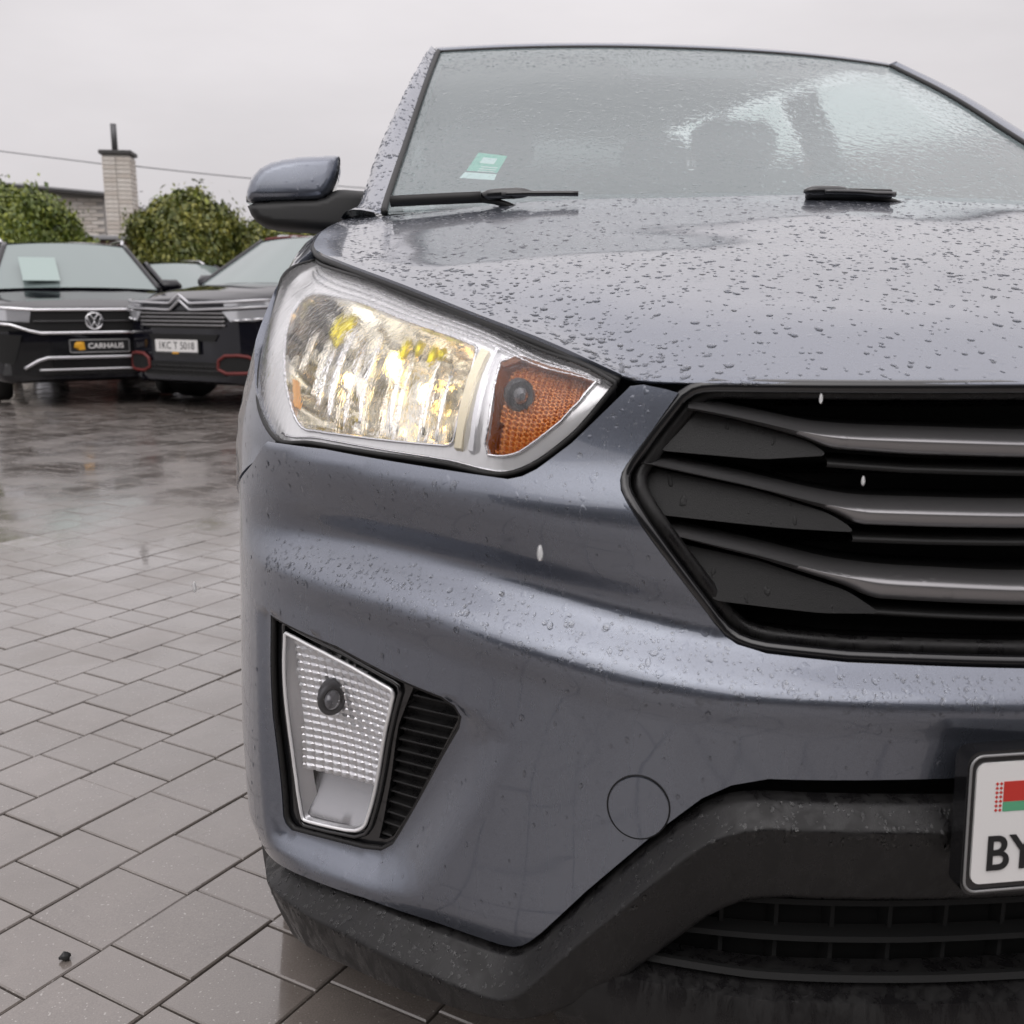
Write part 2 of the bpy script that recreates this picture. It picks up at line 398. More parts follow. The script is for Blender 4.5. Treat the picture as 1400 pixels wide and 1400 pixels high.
t.links.new(rng_(t,wet,0,1,.55,.16),b.inputs['Roughness']);h=math_(t,'ADD',math_(t,'MULTIPLY',g,.22),math_(t,'MULTIPLY',drops_h(t,90,.28,(1,1,.6)),1.));bump(t,b,h,.0016,.6)
t.links.new(mixc(t,wet,(.016,.0155,.0155),(.009,.0085,.009)),b.inputs['Base Color'])
m=mat('gloss_black',(.010,.010,.011),.16,0.,coat=.6);t,b=tree(m);bump(t,b,drops_h(t,120,.3,(1,1,.6)),.0014,.5)
mat('rubber',(.008,.008,.008),.55);mat('void',(.004,.004,.004),.8)
m=mat('tyre',(.016,.016,.016),.62)
m=mat('bar_metal',(.30,.295,.30),.34,.85);t,b=tree(m);h=math_(t,'ADD',drops_h(t,100,.3,(1,1,.6)),math_(t,'MULTIPLY',noise(t,coords(t),500,2.),.05));bump(t,b,h,.0014,.45)
mat('chrome',(.80,.80,.82),.10,1.);mat('satin',(.55,.55,.57),.28,1.)
m=mat('bezel',(.90,.90,.91),.20,.5);t,b=tree(m);bump(t,b,noise(t,coords(t,(1,1,.4)),120,2.),.001,.25)
mat('reflector',(.85,.82,.74),.08,1.)
mat('reflector_plain',(.82,.82,.83),.12,1.)
mat('amber',(.62,.165,.010),.2,.45)
mat('amber_pale',(.85,.45,.16),.28,.3)
mat('bulb_glass',(.10,.10,.11),.08,.2,coat=1.);mat('bulb_socket',(.06,.06,.065),.4,.4)
mat('lit',(1,.9,.6),.5,0.,emit=(1.,.70,.20,1),es=5.)
mat('lit_small',(1,.8,.5),.5,0.,emit=(1.,.60,.20,1),es=9.)
def clear(name,tintc,ior,h=None,hd=.001,hs_=.6,haze=0.,rough=.02,refr=None,rk=1.):
    m=bpy.data.materials.new(name);m.use_nodes=True;t=m.node_tree;t.nodes.clear();o=nd(t,'ShaderNodeOutputMaterial')
    tr=nd(t,'ShaderNodeBsdfTransparent',inp={0:(*tintc,1)}) if refr is None else nd(t,'ShaderNodeBsdfRefraction',inp={'Color':(*tintc,1),'Roughness':.0,'IOR':refr})
    gl=nd(t,'ShaderNodeBsdfGlossy',inp={'Color':(1,1,1,1),'Roughness':rough});fr=nd(t,'ShaderNodeFresnel',inp={'IOR':ior});ge=nd(t,'ShaderNodeNewGeometry');t.links.new(math_(t,'POWER',ior,math_(t,'SUBTRACT',1.,math_(t,'MULTIPLY',ge.outputs['Backfacing'],2.))),fr.inputs['IOR']);mx=nd(t,'ShaderNodeMixShader')
    t.links.new(fr.outputs[0],mx.inputs[0]);t.links.new(tr.outputs[0],mx.inputs[1]);t.links.new(gl.outputs[0],mx.inputs[2]);last=mx.outputs[0]
    if h:
        bn=nd(t,'ShaderNodeBump',inp={'Strength':hs_,'Distance':hd});t.links.new(h(t),bn.inputs['Height'])
        for n in (gl,fr): t.links.new(bn.outputs[0],n.inputs['Normal'])
        if refr:
            b2=nd(t,'ShaderNodeBump',inp={'Strength':1.,'Distance':hd*rk});t.links.new(h(t),b2.inputs['Height']);t.links.new(b2.outputs[0],tr.inputs['Normal'])
    if haze:
        df=nd(t,'ShaderNodeBsdfDiffuse',inp={0:(.55,.66,.68,1)});m2=nd(t,'ShaderNodeMixShader',inp={0:haze});t.links.new(last,m2.inputs[1]);t.links.new(df.outputs[0],m2.inputs[2]);last=m2.outputs[0]
    t.links.new(last,o.inputs[0]);M[name]=m;return m
def film(t):
    a=noise(t,coords(t,(1,1,.7)),60,2.,.5,.5);b=drops_h(t,95,.65,(1,1,.7));c=drops_h(t,210,.8,(1,1,.7))
    return math_(t,'ADD',math_(t,'MULTIPLY',a,.18),math_(t,'MAXIMUM',b,math_(t,'MULTIPLY',c,.55)))
clear('windscreen',(.76,.88,.87),1.55,film,.0042,.85,haze=.20,rough=.03,refr=1.03,rk=2.5)
clear('side_glass',(.88,.93,.91),1.45)
def streaks(t):
    a=noise(t,coords(t,(1,1,.035)),170,3.,.6);b=drops_h(t,95,.5,(1,1,.45));return math_(t,'ADD',math_(t,'MULTIPLY',a,1.3),math_(t,'MULTIPLY',b,.8))
clear('lamp_lens',(.98,.98,.98),1.48,streaks,.0030,.65,refr=1.05,rk=1.0)
def pillow(t): return drops_h(t,120,.25,(1,1,.5))
clear('fog_lens',(.95,.95,.96),1.45,pillow,.002,.5,refr=1.03)
m=mat('water',(1,1,1),.0,0.,trans=1.,ior=1.33)
mat('plate_white',(.74,.73,.72),.35);mat('ink',(.012,.012,.013),.5);mat('flag_red',(.52,.035,.025),.45);mat('flag_green',(.10,.36,.20),.45)
mat('sticker_green',(.05,.42,.28),.5);mat('sticker_white',(.62,.68,.66),.5);mat('paper',(.34,.42,.40),.6)
mat('interior',(.035,.036,.038),.7);mat('seat_fabric',(.05,.052,.056),.85);mat('headliner',(.16,.16,.16),.9);mat('frit',(.014,.013,.013),.5,0.,spec=.2)
mat('far_glass',(.20,.245,.24),.06,0.,coat=.35,spec=.5);mat('dark_glass',(.015,.018,.018),.05,0.,coat=1.)
mat('lamp_grey',(.62,.63,.66),.18,.55,coat=1.);mat('red_trim',(.13,.015,.013),.5);mat('yellow',(.72,.36,.02),.45);mat('plate_black',(.015,.015,.016),.35);mat('plate_frame_grey',(.30,.30,.30),.35,.5)
mat('rim',(.40,.40,.42),.3,.9)
# pavers: wet concrete, damp patches and water film
def wetstone(name,a,b_):
    m=mat(name,a,.3);t,b=tree(m);geo=nd(t,'ShaderNodeNewGeometry');oi=nd(t,'ShaderNodeObjectInfo');pos=geo.outputs['Position']
    mp=nd(t,'ShaderNodeMapping');t.links.new(pos,mp.inputs[0]);p=mp.outputs[0]
    big=rng_(t,noise(t,p,.9,3.),.35,.65,0.,1.);mid=noise(t,p,9,4.,.6);fine=noise(t,p,420,2.)
    r=math_(t,'FRACT',math_(t,'ADD',oi.outputs['Random'],geo.outputs['Random Per Island']))
    c=mixc(t,r,a,b_);c=mixc(t,math_(t,'MAXIMUM',math_(t,'MULTIPLY',rng_(t,mid,.3,.7,0.,1.),.45),math_(t,'MULTIPLY',rng_(t,noise(t,p,3.1,5.,.65),.55,.68,0.,1.),.55)),c,tuple(v*.62 for v in a));c=mixc(t,math_(t,'MULTIPLY',rng_(t,fine,.35,.7,0.,1.),.35),c,tuple(min(1,v*1.5) for v in b_))
    sp_=rng_(t,noise(t,p,170,1.),.70,.74,0.,1.);c=mixc(t,math_(t,'MULTIPLY',sp_,.55),c,(.5,.48,.45))
    t.links.new(c,b.inputs['Base Color'])
    film_=rng_(t,noise(t,p,2.6,4.,.55),.38,.62,0.,1.)
    t.links.new(rng_(t,film_,0,1,.42,.10),b.inputs['Roughness']);b.inputs['IOR'].default_value=1.5
    b.inputs['Coat Weight'].default_value=1.;b.inputs['Coat IOR'].default_value=1.55
    t.links.new(rng_(t,film_,0,1,.20,.035),b.inputs['Coat Roughness'])
    h=math_(t,'ADD',math_(t,'MULTIPLY',fine,.25),math_(t,'MULTIPLY',noise(t,p,60,3.),.7));bump(t,b,h,.0012,.5)
    h2=math_(t,'ADD',noise(t,p,11,2.),math_(t,'MULTIPLY',noise(t,p,45,2.),.25));bump(t,b,h2,.0022,.25,'Coat Normal')
    return m
wetstone('paver',(.150,.130,.115),(.192,.168,.152))
wetstone('joint',(.022,.018,.015),(.032,.027,.022))
clear('puddle',(.80,.78,.74),1.36,lambda t:noise(t,coords(t),14,2.),.003,.25,rough=.02)
m=mat('brick_white',(.6,.56,.5),.8);t,b=tree(m);oi=nd(t,'ShaderNodeObjectInfo');ge=nd(t,'ShaderNodeNewGeometry')
r=math_(t,'FRACT',math_(t,'ADD',oi.outputs['Random'],ge.outputs['Random Per Island']));c=mixc(t,r,(.60,.54,.48),(.78,.74,.69));t.links.new(mixc(t,rng_(t,noise(t,coords(t),30,4.),.3,.7,0,.5),c,(.44,.39,.34)),b.inputs['Base Color'])
mat('mortar',(.40,.38,.36),.9);mat('roof_dark',(.06,.057,.055),.6);mat('roof_edge',(.30,.30,.31),.5);mat('brown_wall',(.085,.045,.038),.75);mat('lilac_wall',(.50,.48,.51),.7);mat('cable',(.22,.22,.23),.6);mat('steel_pipe',(.12,.12,.125),.5,.6)
m=mat('red_brick',(.16,.06,.045),.85);t,b=tree(m);br=nd(t,'ShaderNodeTexBrick',inp={'Scale':4.,'Mortar Size':.02});br.inputs['Color1'].default_value=(.17,.06,.045,1);br.inputs['Color2'].default_value=(.12,.045,.035,1);br.inputs['Mortar'].default_value=(.2,.18,.17,1);t.links.new(coords(t),br.inputs['Vector']);t.links.new(br.outputs[0],b.inputs['Base Color'])
def leafmat(name,a,b_):
    m=mat(name,a,.42);t,b=tree(m);g=nd(t,'ShaderNodeNewGeometry');cl_=rng_(t,noise(t,coords(t),3.2,2.),.36,.64,.0,1.);c=mixc(t,math_(t,'MULTIPLY',math_(t,'POWER',g.outputs['Random Per Island'],1.2),math_(t,'ADD',math_(t,'MULTIPLY',cl_,.75),.25)),a,b_);t.links.new(c,b.inputs['Base Color']);b.inputs['Subsurface Weight'].default_value=0.
    return m
leafmat('leaf',(.060,.098,.014),(.34,.37,.055));leafmat('leaf_olive',(.062,.088,.015),(.34,.32,.06))
mat('bark',(.07,.05,.035),.9);mat('stone',(.02,.02,.021),.5);mat('blocker_wall',(.12,.115,.11),.8);mat('blocker_glass',(.03,.035,.04),.08)
mat('amber_lens_dark',(.25,.06,.01),.2)
mat('lamp_shell',(.62,.62,.63),.28,.6);mat('lamp_floor',(.42,.42,.43),.22,.8)
mat('cream',(.88,.80,.60),.25,.5);mat('amber_prism',(.56,.20,.045),.18,.35);mat('yellow_reflection',(.85,.72,.03),.12,.6);m=mat('plate_plastic',(.010,.0098,.010),.42,0.,spec=.36);t,b=tree(m);bump(t,b,math_(t,'ADD',math_(t,'MULTIPLY',noise(t,coords(t),1200,2.),.12),drops_h(t,110,.4,(1,1,.5))),.0022,.9)
mat('facet',(.78,.78,.79),.36,.85)
mat('falling_water',(.95,.95,.95),.35,0.,trans=.55,ior=1.33)
clear('privacy_glass',(.16,.18,.18),1.45)
# ------------------------------------------------------------------ ground: paved yard
def rectmesh(name,x0,x1,y0,y1,z,m,n=2):
    return mesh(name,[(x0,y0,z),(x1,y0,z),(x1,y1,z),(x0,y1,z)],[(0,1,2,3)],m,smooth=False)
g=rectmesh('ground',-300,300,-300,300,-.012,M['joint']);tag(g,kind='structure')
pav=empty('pavement');tag(pav,kind='structure')
PA=R(52.0);E1=np.array([math.cos(PA),math.sin(PA)]);E2=np.array([-math.sin(PA),math.cos(PA)]);RW=.1745;R0=1.1875
known={0:[-.2227,-.1366],1:[-.1523,.0193,.149],2:[-.0565,.0727,.2449],3:[.0387,.2095,.2964]}
LEN=[.087,.1305,.174]
def paver_vf(L,W=RW,gap=.0036,bev=.0022,h=.012):
    a,c=L/2-gap/2,W/2-gap/2;V=[];F=[]
    for (x,y,z) in ((a,c,-h),(a,c,-bev),(a-bev,c-bev,0)):
        V+=[(-x,-y,z),(x,-y,z),(x,y,z),(-x,y,z)]
    for r in (0,1):
        for k in range(4): F.append((r*4+k,r*4+(k+1)%4,r*4+4+(k+1)%4,r*4+4+k))
    F.append((8,9,10,11));return np.array(V),F
pmesh=[]
for L_ in LEN:
    V,F=paver_vf(L_);me=bpy.data.meshes.new('paver');me.from_pydata(V.tolist(),[],F);me.materials.append(M['paver']);pmesh.append(me)
tiles=[]
prand=random.Random(3)
for r in range(-22,95):
    y=R0+RW*(r+.5)
    lo,hi=-8.,15.
    js=list(known.get(r,[prand.uniform(0,.17)]))
    # extend both ways
    a=js[0];left=[]
    while a>lo: L_=prand.choices([0,1,2],[.26,.34,.40])[0];left.append((a-LEN[L_],L_));a-=LEN[L_]
    seg=[(s,l) for s,l in left[::-1]]
    for p,q in zip(js[:-1],js[1:]): seg.append((p,min(range(3),key=lambda i:abs(LEN[i]-(q-p)))))
    a=js[-1]
    while a<hi: L_=prand.choices([0,1,2],[.26,.34,.40])[0];seg.append((a,L_));a+=LEN[L_]
    for s,l in seg:
        c=E1*(s+LEN[l]/2)+E2*y
        if -9.5<c[0]<6 and -2.5<c[1]<14.5: tiles.append((c[0],c[1],l))
cl=np.array(cam.location);fwv=np.array([math.sin(R(8)),math.cos(R(8))]);rv=np.array([math.cos(R(8)),-math.sin(R(8))])
def screen(x,y):
    d=np.array([x,y])-cl[:2];Z=d@fwv
    if Z<.05: return None
    cp,sp_=math.cos(R(11.65)),math.sin(R(11.65));z=-cl[2];dep=Z*cp-z*sp_;upc=z*cp+Z*sp_
    return 700+1406*(d@rv)/dep,700-1406*upc/dep,dep
near=[]
for i,(x,y,l) in enumerate(tiles):
    q=screen(x,y)
    if q and -40<q[0]<760 and q[1]<1450 and not (q[0]>380 and q[1]<1230) and not (abs(x)<.80 and y>.4): near.append((q[2],i))
near.sort();pick=set(i for _,i in near[:300]);rest=MB();tr=random.Random(5)
for i,(x,y,l) in enumerate(tiles):
    z=tr.uniform(-.0012,.0012);tx,ty=tr.uniform(-.004,.004),tr.uniform(-.004,.004)
    if i in pick:
        o=link('paver',pmesh[l],None,pav);o.location=(x,y,z);o.rotation_euler=(tx,ty,PA)
    else:
        V,F=paver_vf(LEN[l]);V=np.c_[V[:,0]*E1[0]+V[:,1]*E2[0]+x,V[:,0]*E1[1]+V[:,1]*E2[1]+y,V[:,2]+z+V[:,0]*tx+V[:,1]*ty];rest.add(V,F)
o=rest.build('pavers_beyond',M['paver'],pav,smooth=False);tag(o,kind='stuff')
# ------------------------------------------------------------------ the grey car
car=empty('grey_car');tag(car,'wet grey metallic SUV with its headlight lit, seen close from the front corner','car')
def mirror_poly(P): return [(-a,b) for a,b in P]
HALF=[(0,.5546),(.2228,.5546),(.3973,.5499),(.4304,.5405),(.4569,.5243),(.4972,.4855),(.5684,.4088),(.6159,.3529),(.630,.338),(.6387,.3305),(.650,.3250),(.664,.3235),(.7395,.3290),(.8359,.3325),(.9651,.3235),(1.05,.312),(1.068,.33),(1.075,.42),(1.10,.50),(1.15,.58),(1.215,.655),(1.20,.722),(1.09,.757),(1.0435,.7796),(1.007,.7973),(.972,.8190),(.963,.8275),(.868,.8275),(.7511,.8218),(.6614,.8168),(.6465,.816),(.6328,.8192),(.6198,.826),(.5886,.850),(.5421,.8955),(.536,.9015),(.524,.9030),(.5039,.8995),(.4925,.8965),(.5138,.8645),(.5358,.8336),(.5395,.8265),(.5405,.8207),(.539,.812),(.5336,.8034),(.4905,.7423),(.4527,.6898),(.4420,.6780),(.4305,.6716),(.4036,.6655),(.3286,.6597),(.2492,.6573),(.1679,.6544),(0,.652)]
outl=[(-a,b) for a,b in HALF]+[(a,b) for a,b in HALF[-2:0:-1]]
FOGIN=[(a,b) for a,b in POCKET_IN]
bumper=panel('bumper',outl,[mirror_poly(FOGIN),FOGIN],.0085,lambda s,z:surf(s,z),M['paint'],car,lip=.014,ref=(0,-1,0))
bumper['label']='grey painted front bumper with a bright sculpted ledge'
# towing-eye cover
TC=(.5165,.5085);tp=[(TC[0]+.0285*math.cos(a),TC[1]+.0325*math.sin(a)) for a in np.linspace(0,2*math.pi,40,endpoint=False)]
for g_ in (-1,):
    panel('tow_cover',[(-a,b) for a,b in tp],[],.006,lambda s,z:surf(s,z,.0016),M['paint'],bumper,lip=.004,ref=(0,-1,0))
    ring=[(-(TC[0]+.0298*math.cos(a)),TC[1]+.0338*math.sin(a)) for a in np.linspace(0,2*math.pi,60,endpoint=False)]
    P=surf([p[0] for p in ring],[p[1] for p in ring],.0002);V,F=tubeVF(P,.0008,6,True);mesh('cover_gap',V,F,M['void'],bumper)
# ---- black lower valance
VT=[(0,.5335),(.40,.5335),(.43,.529),(.4569,.515),(.4972,.4775),(.5684,.4020),(.6159,.3465),(.6387,.3225),(.661,.3175),(.7395,.323),(.8359,.328),(.9651,.319),(1.075,.305)]
VB=[(0,.414),(.39,.414),(.43,.400),(.487,.345),(.545,.291),(.60,.262),(.68,.246),(.75,.240),(.88,.226),(1.0,.200),(1.075,.195)]
def sm(P,s,k=.02):
    x=np.array([p[0] for p in P]);y=np.array([p[1] for p in P]);a=np.abs(s);return sum(np.interp(np.abs(a+d),x,y) for d in (-k,-k/2,0,k/2,k))/5
def valance(s,w):
    zt,zb=sm(VT,s,.012),sm(VB,s,.02);h=zt-zb;t=w
    z=zt-h*t;dz=zt-z                                   # metres below the top edge
    a=np.abs(s);d0=np.interp(a,[0,.4,.55,.66,.8,1.0,1.1],[-.020,-.020,-.030,-.034,-.030,-.034,-.052])
    led=np.interp(a,[0,.40,.46,.62,.9,1.08],[.022,.022,.026,.034,.030,.022])
    d=d0+np.interp(a,[0,.40,.52],[.020,.022,.034])*np.clip(.86*dz/led+.14*smooth(dz/led),0,1)-.045*np.clip((dz-led)/.12,0,1.5)**1.2
    d=d-.05*np.clip((t-.88)/.12,0,1)**2-.010*np.clip(.003-dz,0,.003)/.003
    x,y=plan(s,d);return np.stack([x,y,z],-1)
ss=np.linspace(-1.075,1.075,301);ww=np.concatenate([np.linspace(0,.3,16),np.linspace(.33,1,22)])
P=np.array([valance(ss,np.full_like(ss,q)) for q in ww]);val=gridmesh('lower_valance',P,M['plastic'],car,(0,-1,0),lip=.02)
val['label']='black grained plastic lower valance, wet along its ledge'
# dark slot behind the painted lip and the lower intake
def sheet(name,s0,s1,z0,z1,d,m,parent,n=60):
    s=np.linspace(s0,s1,n);x,y=plan(s,d);P=np.stack([np.stack([x,y,np.full(n,z)],-1) for z in np.linspace(z0,z1,3)]);return gridmesh(name,P,m,parent,(0,-1,0))
inner=sheet('intake_backing',-.70,.70,.20,.60,-.16,M['void'],car)
lg=sheet('lower_grille',-.62,.62,.215,.43,-.13,M['void'],car);lg['label']='black lower intake grille with horizontal bars'
def sweep(name,s0,s1,sec,m,parent,zf=lambda s:0*s,n=90,closed=True):
    """sweep a (d,z) section along the plan curve"""
    s=np.linspace(s0,s1,n);k=len(sec);P=np.zeros((n,k+(1 if closed else 0),3))
    for j,(d,z) in enumerate(list(sec)+([sec[0]] if closed else [])):
        x,y=plan(s,d);P[:,j]=np.stack([x,y,z+zf(s)],-1)
    V,F=gridVF(P);o=mesh(name,V,F,m,parent);sharp(o,40);return o
sweep('slot_bar',-.36,.36,[(-.06,.557),(-.05,.556),(-.05,.549),(-.06,.548)],M['plastic'],car)
for zz in (.392,.352):
    sweep('grille_bar',-.53,.53,[(-.095,zz+.006),(-.076,zz+.004),(-.074,zz-.001),(-.095,zz-.005)],M['void'],lg)
for k in range(-8,9):
    sx=k*.062;x,y=plan(sx,-.100);V,F=bbox((float(x),float(y),.365),(.0022,.010,.055));mesh('grille_rib',V,F,M['void'],lg,smooth=False)
lipZ=lambda s:.010*np.clip((np.abs(s)-.40)/.2,0,1)
sweep('lower_lip',-.60,.60,[(-.09,.322),(-.05,.326),(-.026,.318),(-.020,.300),(-.022,.265),(-.05,.225),(-.12,.215)],M['plastic'],car,lipZ)
sweep('lip_bead',-.56,.56,[(-.052,.334),(-.044,.336),(-.040,.331),(-.046,.327)],M['void'],car,lipZ)
under=mesh('undertray',[(-.80,.35,.205),(.80,.35,.205),(.80,1.2,.205),(-.80,1.2,.205),(-.45,.16,.21),(.45,.16,.21)],[(0,1,2,3),(4,5,1,0)],M['void'],car,smooth=False)
# ---- upper grille
GH=[(0,.9030),(.4047,.9030),(.4600,.9028),(.4717,.9020),(.4804,.8995),(.4892,.8936),(.5138,.8615),(.5330,.8345),(.5372,.8270),(.5381,.8207),(.5368,.8130),(.5336,.8064),(.4905,.7453),(.4527,.6928),(.4420,.6815),(.4305,.6746),(.4180,.6708),(.4036,.6685),(.3286,.6627),(.2492,.6603),(.1679,.6574),(0,.655)]
goutl=[(-a,b) for a,b in GH]+[(a,b) for a,b in GH[-2:0:-1]]
grille=panel('grille',[(a*.985,b) for a,b in goutl],[],.03,lambda s,z:np.stack([*plan(s,-.115),z],-1),M['void'],car,lip=0,ref=(0,-1,0));grille['label']='hexagonal black grille with three grey bars'
gl=resample(goutl,.008)
for k_,(off,r_,m_) in enumerate(((-.007,.0060,'gloss_black'),(-.022,.0075,'plastic'))):
    q=gl if k_==0 else np.c_[gl[:,0]*.978,(gl[:,1]-.785)*.955+.785]
    V,F=tubeVF(surf(q[:,0],q[:,1],off),r_,10,True);mesh('grille_frame',V,F,M[m_],grille)
# inner wall from the frame to the backing
A=surf(gl[:,0],gl[:,1],-.010);Bk=np.stack([*plan(gl[:,0]*.985,-.112),gl[:,1]],-1);n=len(gl);V=np.vstack([A,Bk]);F=[(i,(i+1)%n,n+(i+1)%n,n+i) for i in range(n)];mesh('grille_wall',V,F,M['void'],grille)
TOPS=[[(.4834,.8855),(.4173,.874),(.3769,.8658),(.337,.8624),(.2581,.8601),(.1772,.8573),(0,.8555)],
 [(.5242,.8356),(.4421,.8208),(.3634,.8043),(.3248,.7987),(.2607,.797),(.1818,.7948),(0,.7935)],
 [(.5016,.7719),(.4135,.7555),(.3468,.7407),(.2939,.7344),(.2543,.7325),(.1725,.7279),(0,.7265)]]
BOTS=[[(.4833,.8817),(.444,.8748),(.3901,.8618),(.3739,.857),(.3552,.8497),(.2842,.8451),(.1775,.8418),(0,.840)],
 [(.5227,.8319),(.4157,.813),(.3507,.7948),(.3379,.7888),(.3275,.7827),(.2608,.7805),(.1819,.7787),(0,.777)],
 [(.4989,.7679),(.4131,.7499),(.332,.7267),(.3208,.7217),(.3092,.7154),(.2501,.712),(.1666,.7078),(0,.706)]]
PLATES=[[(.4876,.8805),(.4439,.8725),(.3893,.8597),(.3729,.8548),(.3541,.8435),(.4158,.8393),(.5102,.8444)],
 [(.5273,.8285),(.4153,.810),(.3495,.7916),(.3259,.7765),(.3883,.7788),(.5173,.787),(.5300,.8071),(.5310,.8195)],
 [(.4952,.7584),(.4123,.7453),(.33,.7214),(.2993,.7025),(.3535,.7022),(.4563,.7097)]]
def tab(P,s):
    P=P[::-1];return np.interp(np.abs(s),[p[0] for p in P],[p[1] for p in P])
for i in range(3):
    se=TOPS[i][0][0];s=np.linspace(-se,se,241);zt=(tab(TOPS[i],s-.012)+tab(TOPS[i],s)+tab(TOPS[i],s+.012))/3;zb=(tab(BOTS[i],s-.008)+tab(BOTS[i],s)+tab(BOTS[i],s+.008))/3;h=zt-zb
    sec=[(-.068,zt+.0062),(-.058,zt+.0050),(-.050,zt+.0030),(-.0455,zt+.0012),(-.0405,zt-.0006),(-.0375,zt-.12*h-.001),(-.0365,zt-.3*h),(-.0385,zt-.7*h),(-.0425,zb+.0008),(-.046,zb-.0004),(-.085,zb+.002)]
    P=np.zeros((len(s),len(sec),3))
    for j,(d,z) in enumerate(sec): x,y=plan(s,d);P[:,j]=np.stack([x,y,z],-1)
    bar=gridmesh('grille_bar',P,M['bar_metal'],grille,(0,-1,.2));sharp(bar,60)
    sh=np.zeros((len(s),3,3))
    for j,(d,z) in enumerate([(-.105,zt+.0062),(-.085,zt+.0064),(-.0675,zt+.0060)]): x,y=plan(s,d);sh[:,j]=np.stack([x,y,z],-1)
    gridmesh('bar_shelf',sh,M['rubber'],bar,(0,0,1))
    for g_ in (-1,1):
        extrude('end_plate',[(g_*a,b) for a,b in rnd(resample(PLATES[i],.02),k=2)],lambda s,z,o:np.stack([*plan(s,o-.35*(z-(.86,.81,.735)[i])),z],-1),M['plate_plastic'],grille,-.075,-.050)
    s2=np.linspace(-BOTS[i][4][0],BOTS[i][4][0],120);z2=tab(BOTS[i],s2)-.0125;P=np.zeros((120,5,3))
    for j,(d,dz) in enumerate([(-.085,.004),(-.052,.0015),(-.047,-.0015),(-.050,-.005),(-.085,-.006)]): x,y=plan(s2,d);P[:,j]=np.stack([x,y,z2+dz],-1)
    gridmesh('bar_lip',P,M['rubber'],grille,(0,-1,.2))
for zz in (.885,.822,.757,.695):
    sweep('rear_rib',-.40,.40,[(-.108,zz+.004),(-.098,zz),(-.108,zz-.005)],M['plastic'],grille)

# ---- hood
HC=[[(-.515,.135,.911),(-.57,.198,.938),(-.63,.28,.963),(-.699,.386,.993),(-.763,.51,1.02),(-.80,.63,1.04),(-.805,.78,1.063),(-.79,.93,1.09),(-.745,1.06,1.118)],
 [(-.487,.121,.9065),(-.525,.225,.945),(-.57,.316,.977),(-.613,.395,.999),(-.649,.469,1.015),(-.69,.60,1.037),(-.705,.76,1.066),(-.70,.92,1.100),(-.675,1.045,1.124)],
 [(-.40,.085,.9065),(-.41,.20,.957),(-.42,.30,.988),(-.43,.39,1.011),(-.44,.48,1.031),(-.45,.60,1.056),(-.455,.74,1.088),(-.455,.87,1.119),(-.45,.975,1.141)],
 [(-.2,.048,.9065),(-.2,.16,.957),(-.2,.27,.989),(-.2,.36,1.012),(-.2,.45,1.033),(-.2,.57,1.06),(-.2,.70,1.091),(-.2,.83,1.122),(-.2,.935,1.146)],
 [(0,.042,.9065),(0,.15,.958),(0,.26,.992),(0,.35,1.015),(0,.44,1.036),(0,.56,1.063),(0,.69,1.094),(0,.82,1.125),(0,.925,1.149)]]
HC=HC+[[(-x,y,z) for x,y,z in c] for c in HC[-2::-1]]
cols=np.array([catmull(c,10) for c in HC])
HG=np.array([catmull(cols[:,j],10) for j in range(cols.shape[1])])          # (v,u,3)
f0=HG[0].copy();HG=np.concatenate([(f0+[0,.020,-.0045])[None],(f0+[0,.006,-.004])[None],(f0+[0,0,-.002])[None],HG])
hood=gridmesh('hood',HG,M['paint'],car,(0,0,1),lip=.012);hood['label']='grey hood covered in rain beads'
HN=grid_normals(HG,(0,0,1))
# dark gap along the hood edge above the headlight
for g_ in (-1,1):
    P=catmull(HC[0],12)[:75]*[-g_*-1 if g_<0 else -1,1,1] if False else catmull(HC[0],12)[:75]*np.array([1 if g_<0 else -1,1,1])
    V,F=tubeVF(P+[0,.004,-.0065],.0040,8);mesh('hood_seal',V,F,M['rubber'],car)
# ---- fenders, doors, rear quarter
def Xb(Y):
    Y=np.asarray(Y,float);m_=_pc[:,1]>.25;f=np.interp(Y,_pc[m_,1],_pc[m_,0]);return f-np.clip((Y-3.4)/.8,0,1)**2*.10
ECc=catmull(HC[0],12)
def Ztop(Y): return np.where(np.asarray(Y)<1.06,np.interp(Y,ECc[:,1],ECc[:,2]),np.interp(Y,[1.06,1.4,3.6,4.2],[1.118,1.115,1.15,1.12]))
def Xtop(Y): return np.where(np.asarray(Y)<1.06,np.interp(Y,ECc[:,1],-ECc[:,0]),np.interp(Y,[1.06,1.2,1.4,3.6,4.2],[.745,.748,.752,.752,.68]))
def flank(Y,z,g_=-1,off=0.):
    Y=np.asarray(Y,float);z=np.asarray(z,float);zt=Ztop(np.maximum(Y,.60));q=z-zt
    tp=np.interp(q,[-.6,-.34,-.24,-.20,-.162,-.10,-.05,-.02,0,.02],[.012,.002,.003,.008,.018,.036,.054,.072,.095,.12])
    lim=np.where(Y>.62,Xb(Y)-Xtop(Y),.097);tp=tp*np.clip(lim/.095,.8,2.2)**np.clip((q+.12)/.12,0,1)
    ex=.024*np.clip((.53-Y)/.14,0,1)*np.clip((z-.75)/.05,0,1)
    return np.stack([g_*(Xb(Y)-tp-ex+off),Y,z],-1)
AR=[(.86+.385*math.cos(a),.34+.385*math.sin(a)) for a in np.linspace(R(0),R(125),26)]
tipe=[(y,Ztop(y)-.004) for y in np.linspace(1.36,.645,24)]
FEN=[(1.36,.30),(1.25,.30)]+[(a,b) for a,b in AR if b>.30]+[(.575,.7275),(.49,.7605),(.442,.7865),(.405,.8055),(.379,.8215),(.380,.832),(.470,.880),(.55,.938),(.605,.988)]
FEN=FEN+[(y,float(z)) for y,z in tipe[::-1]]
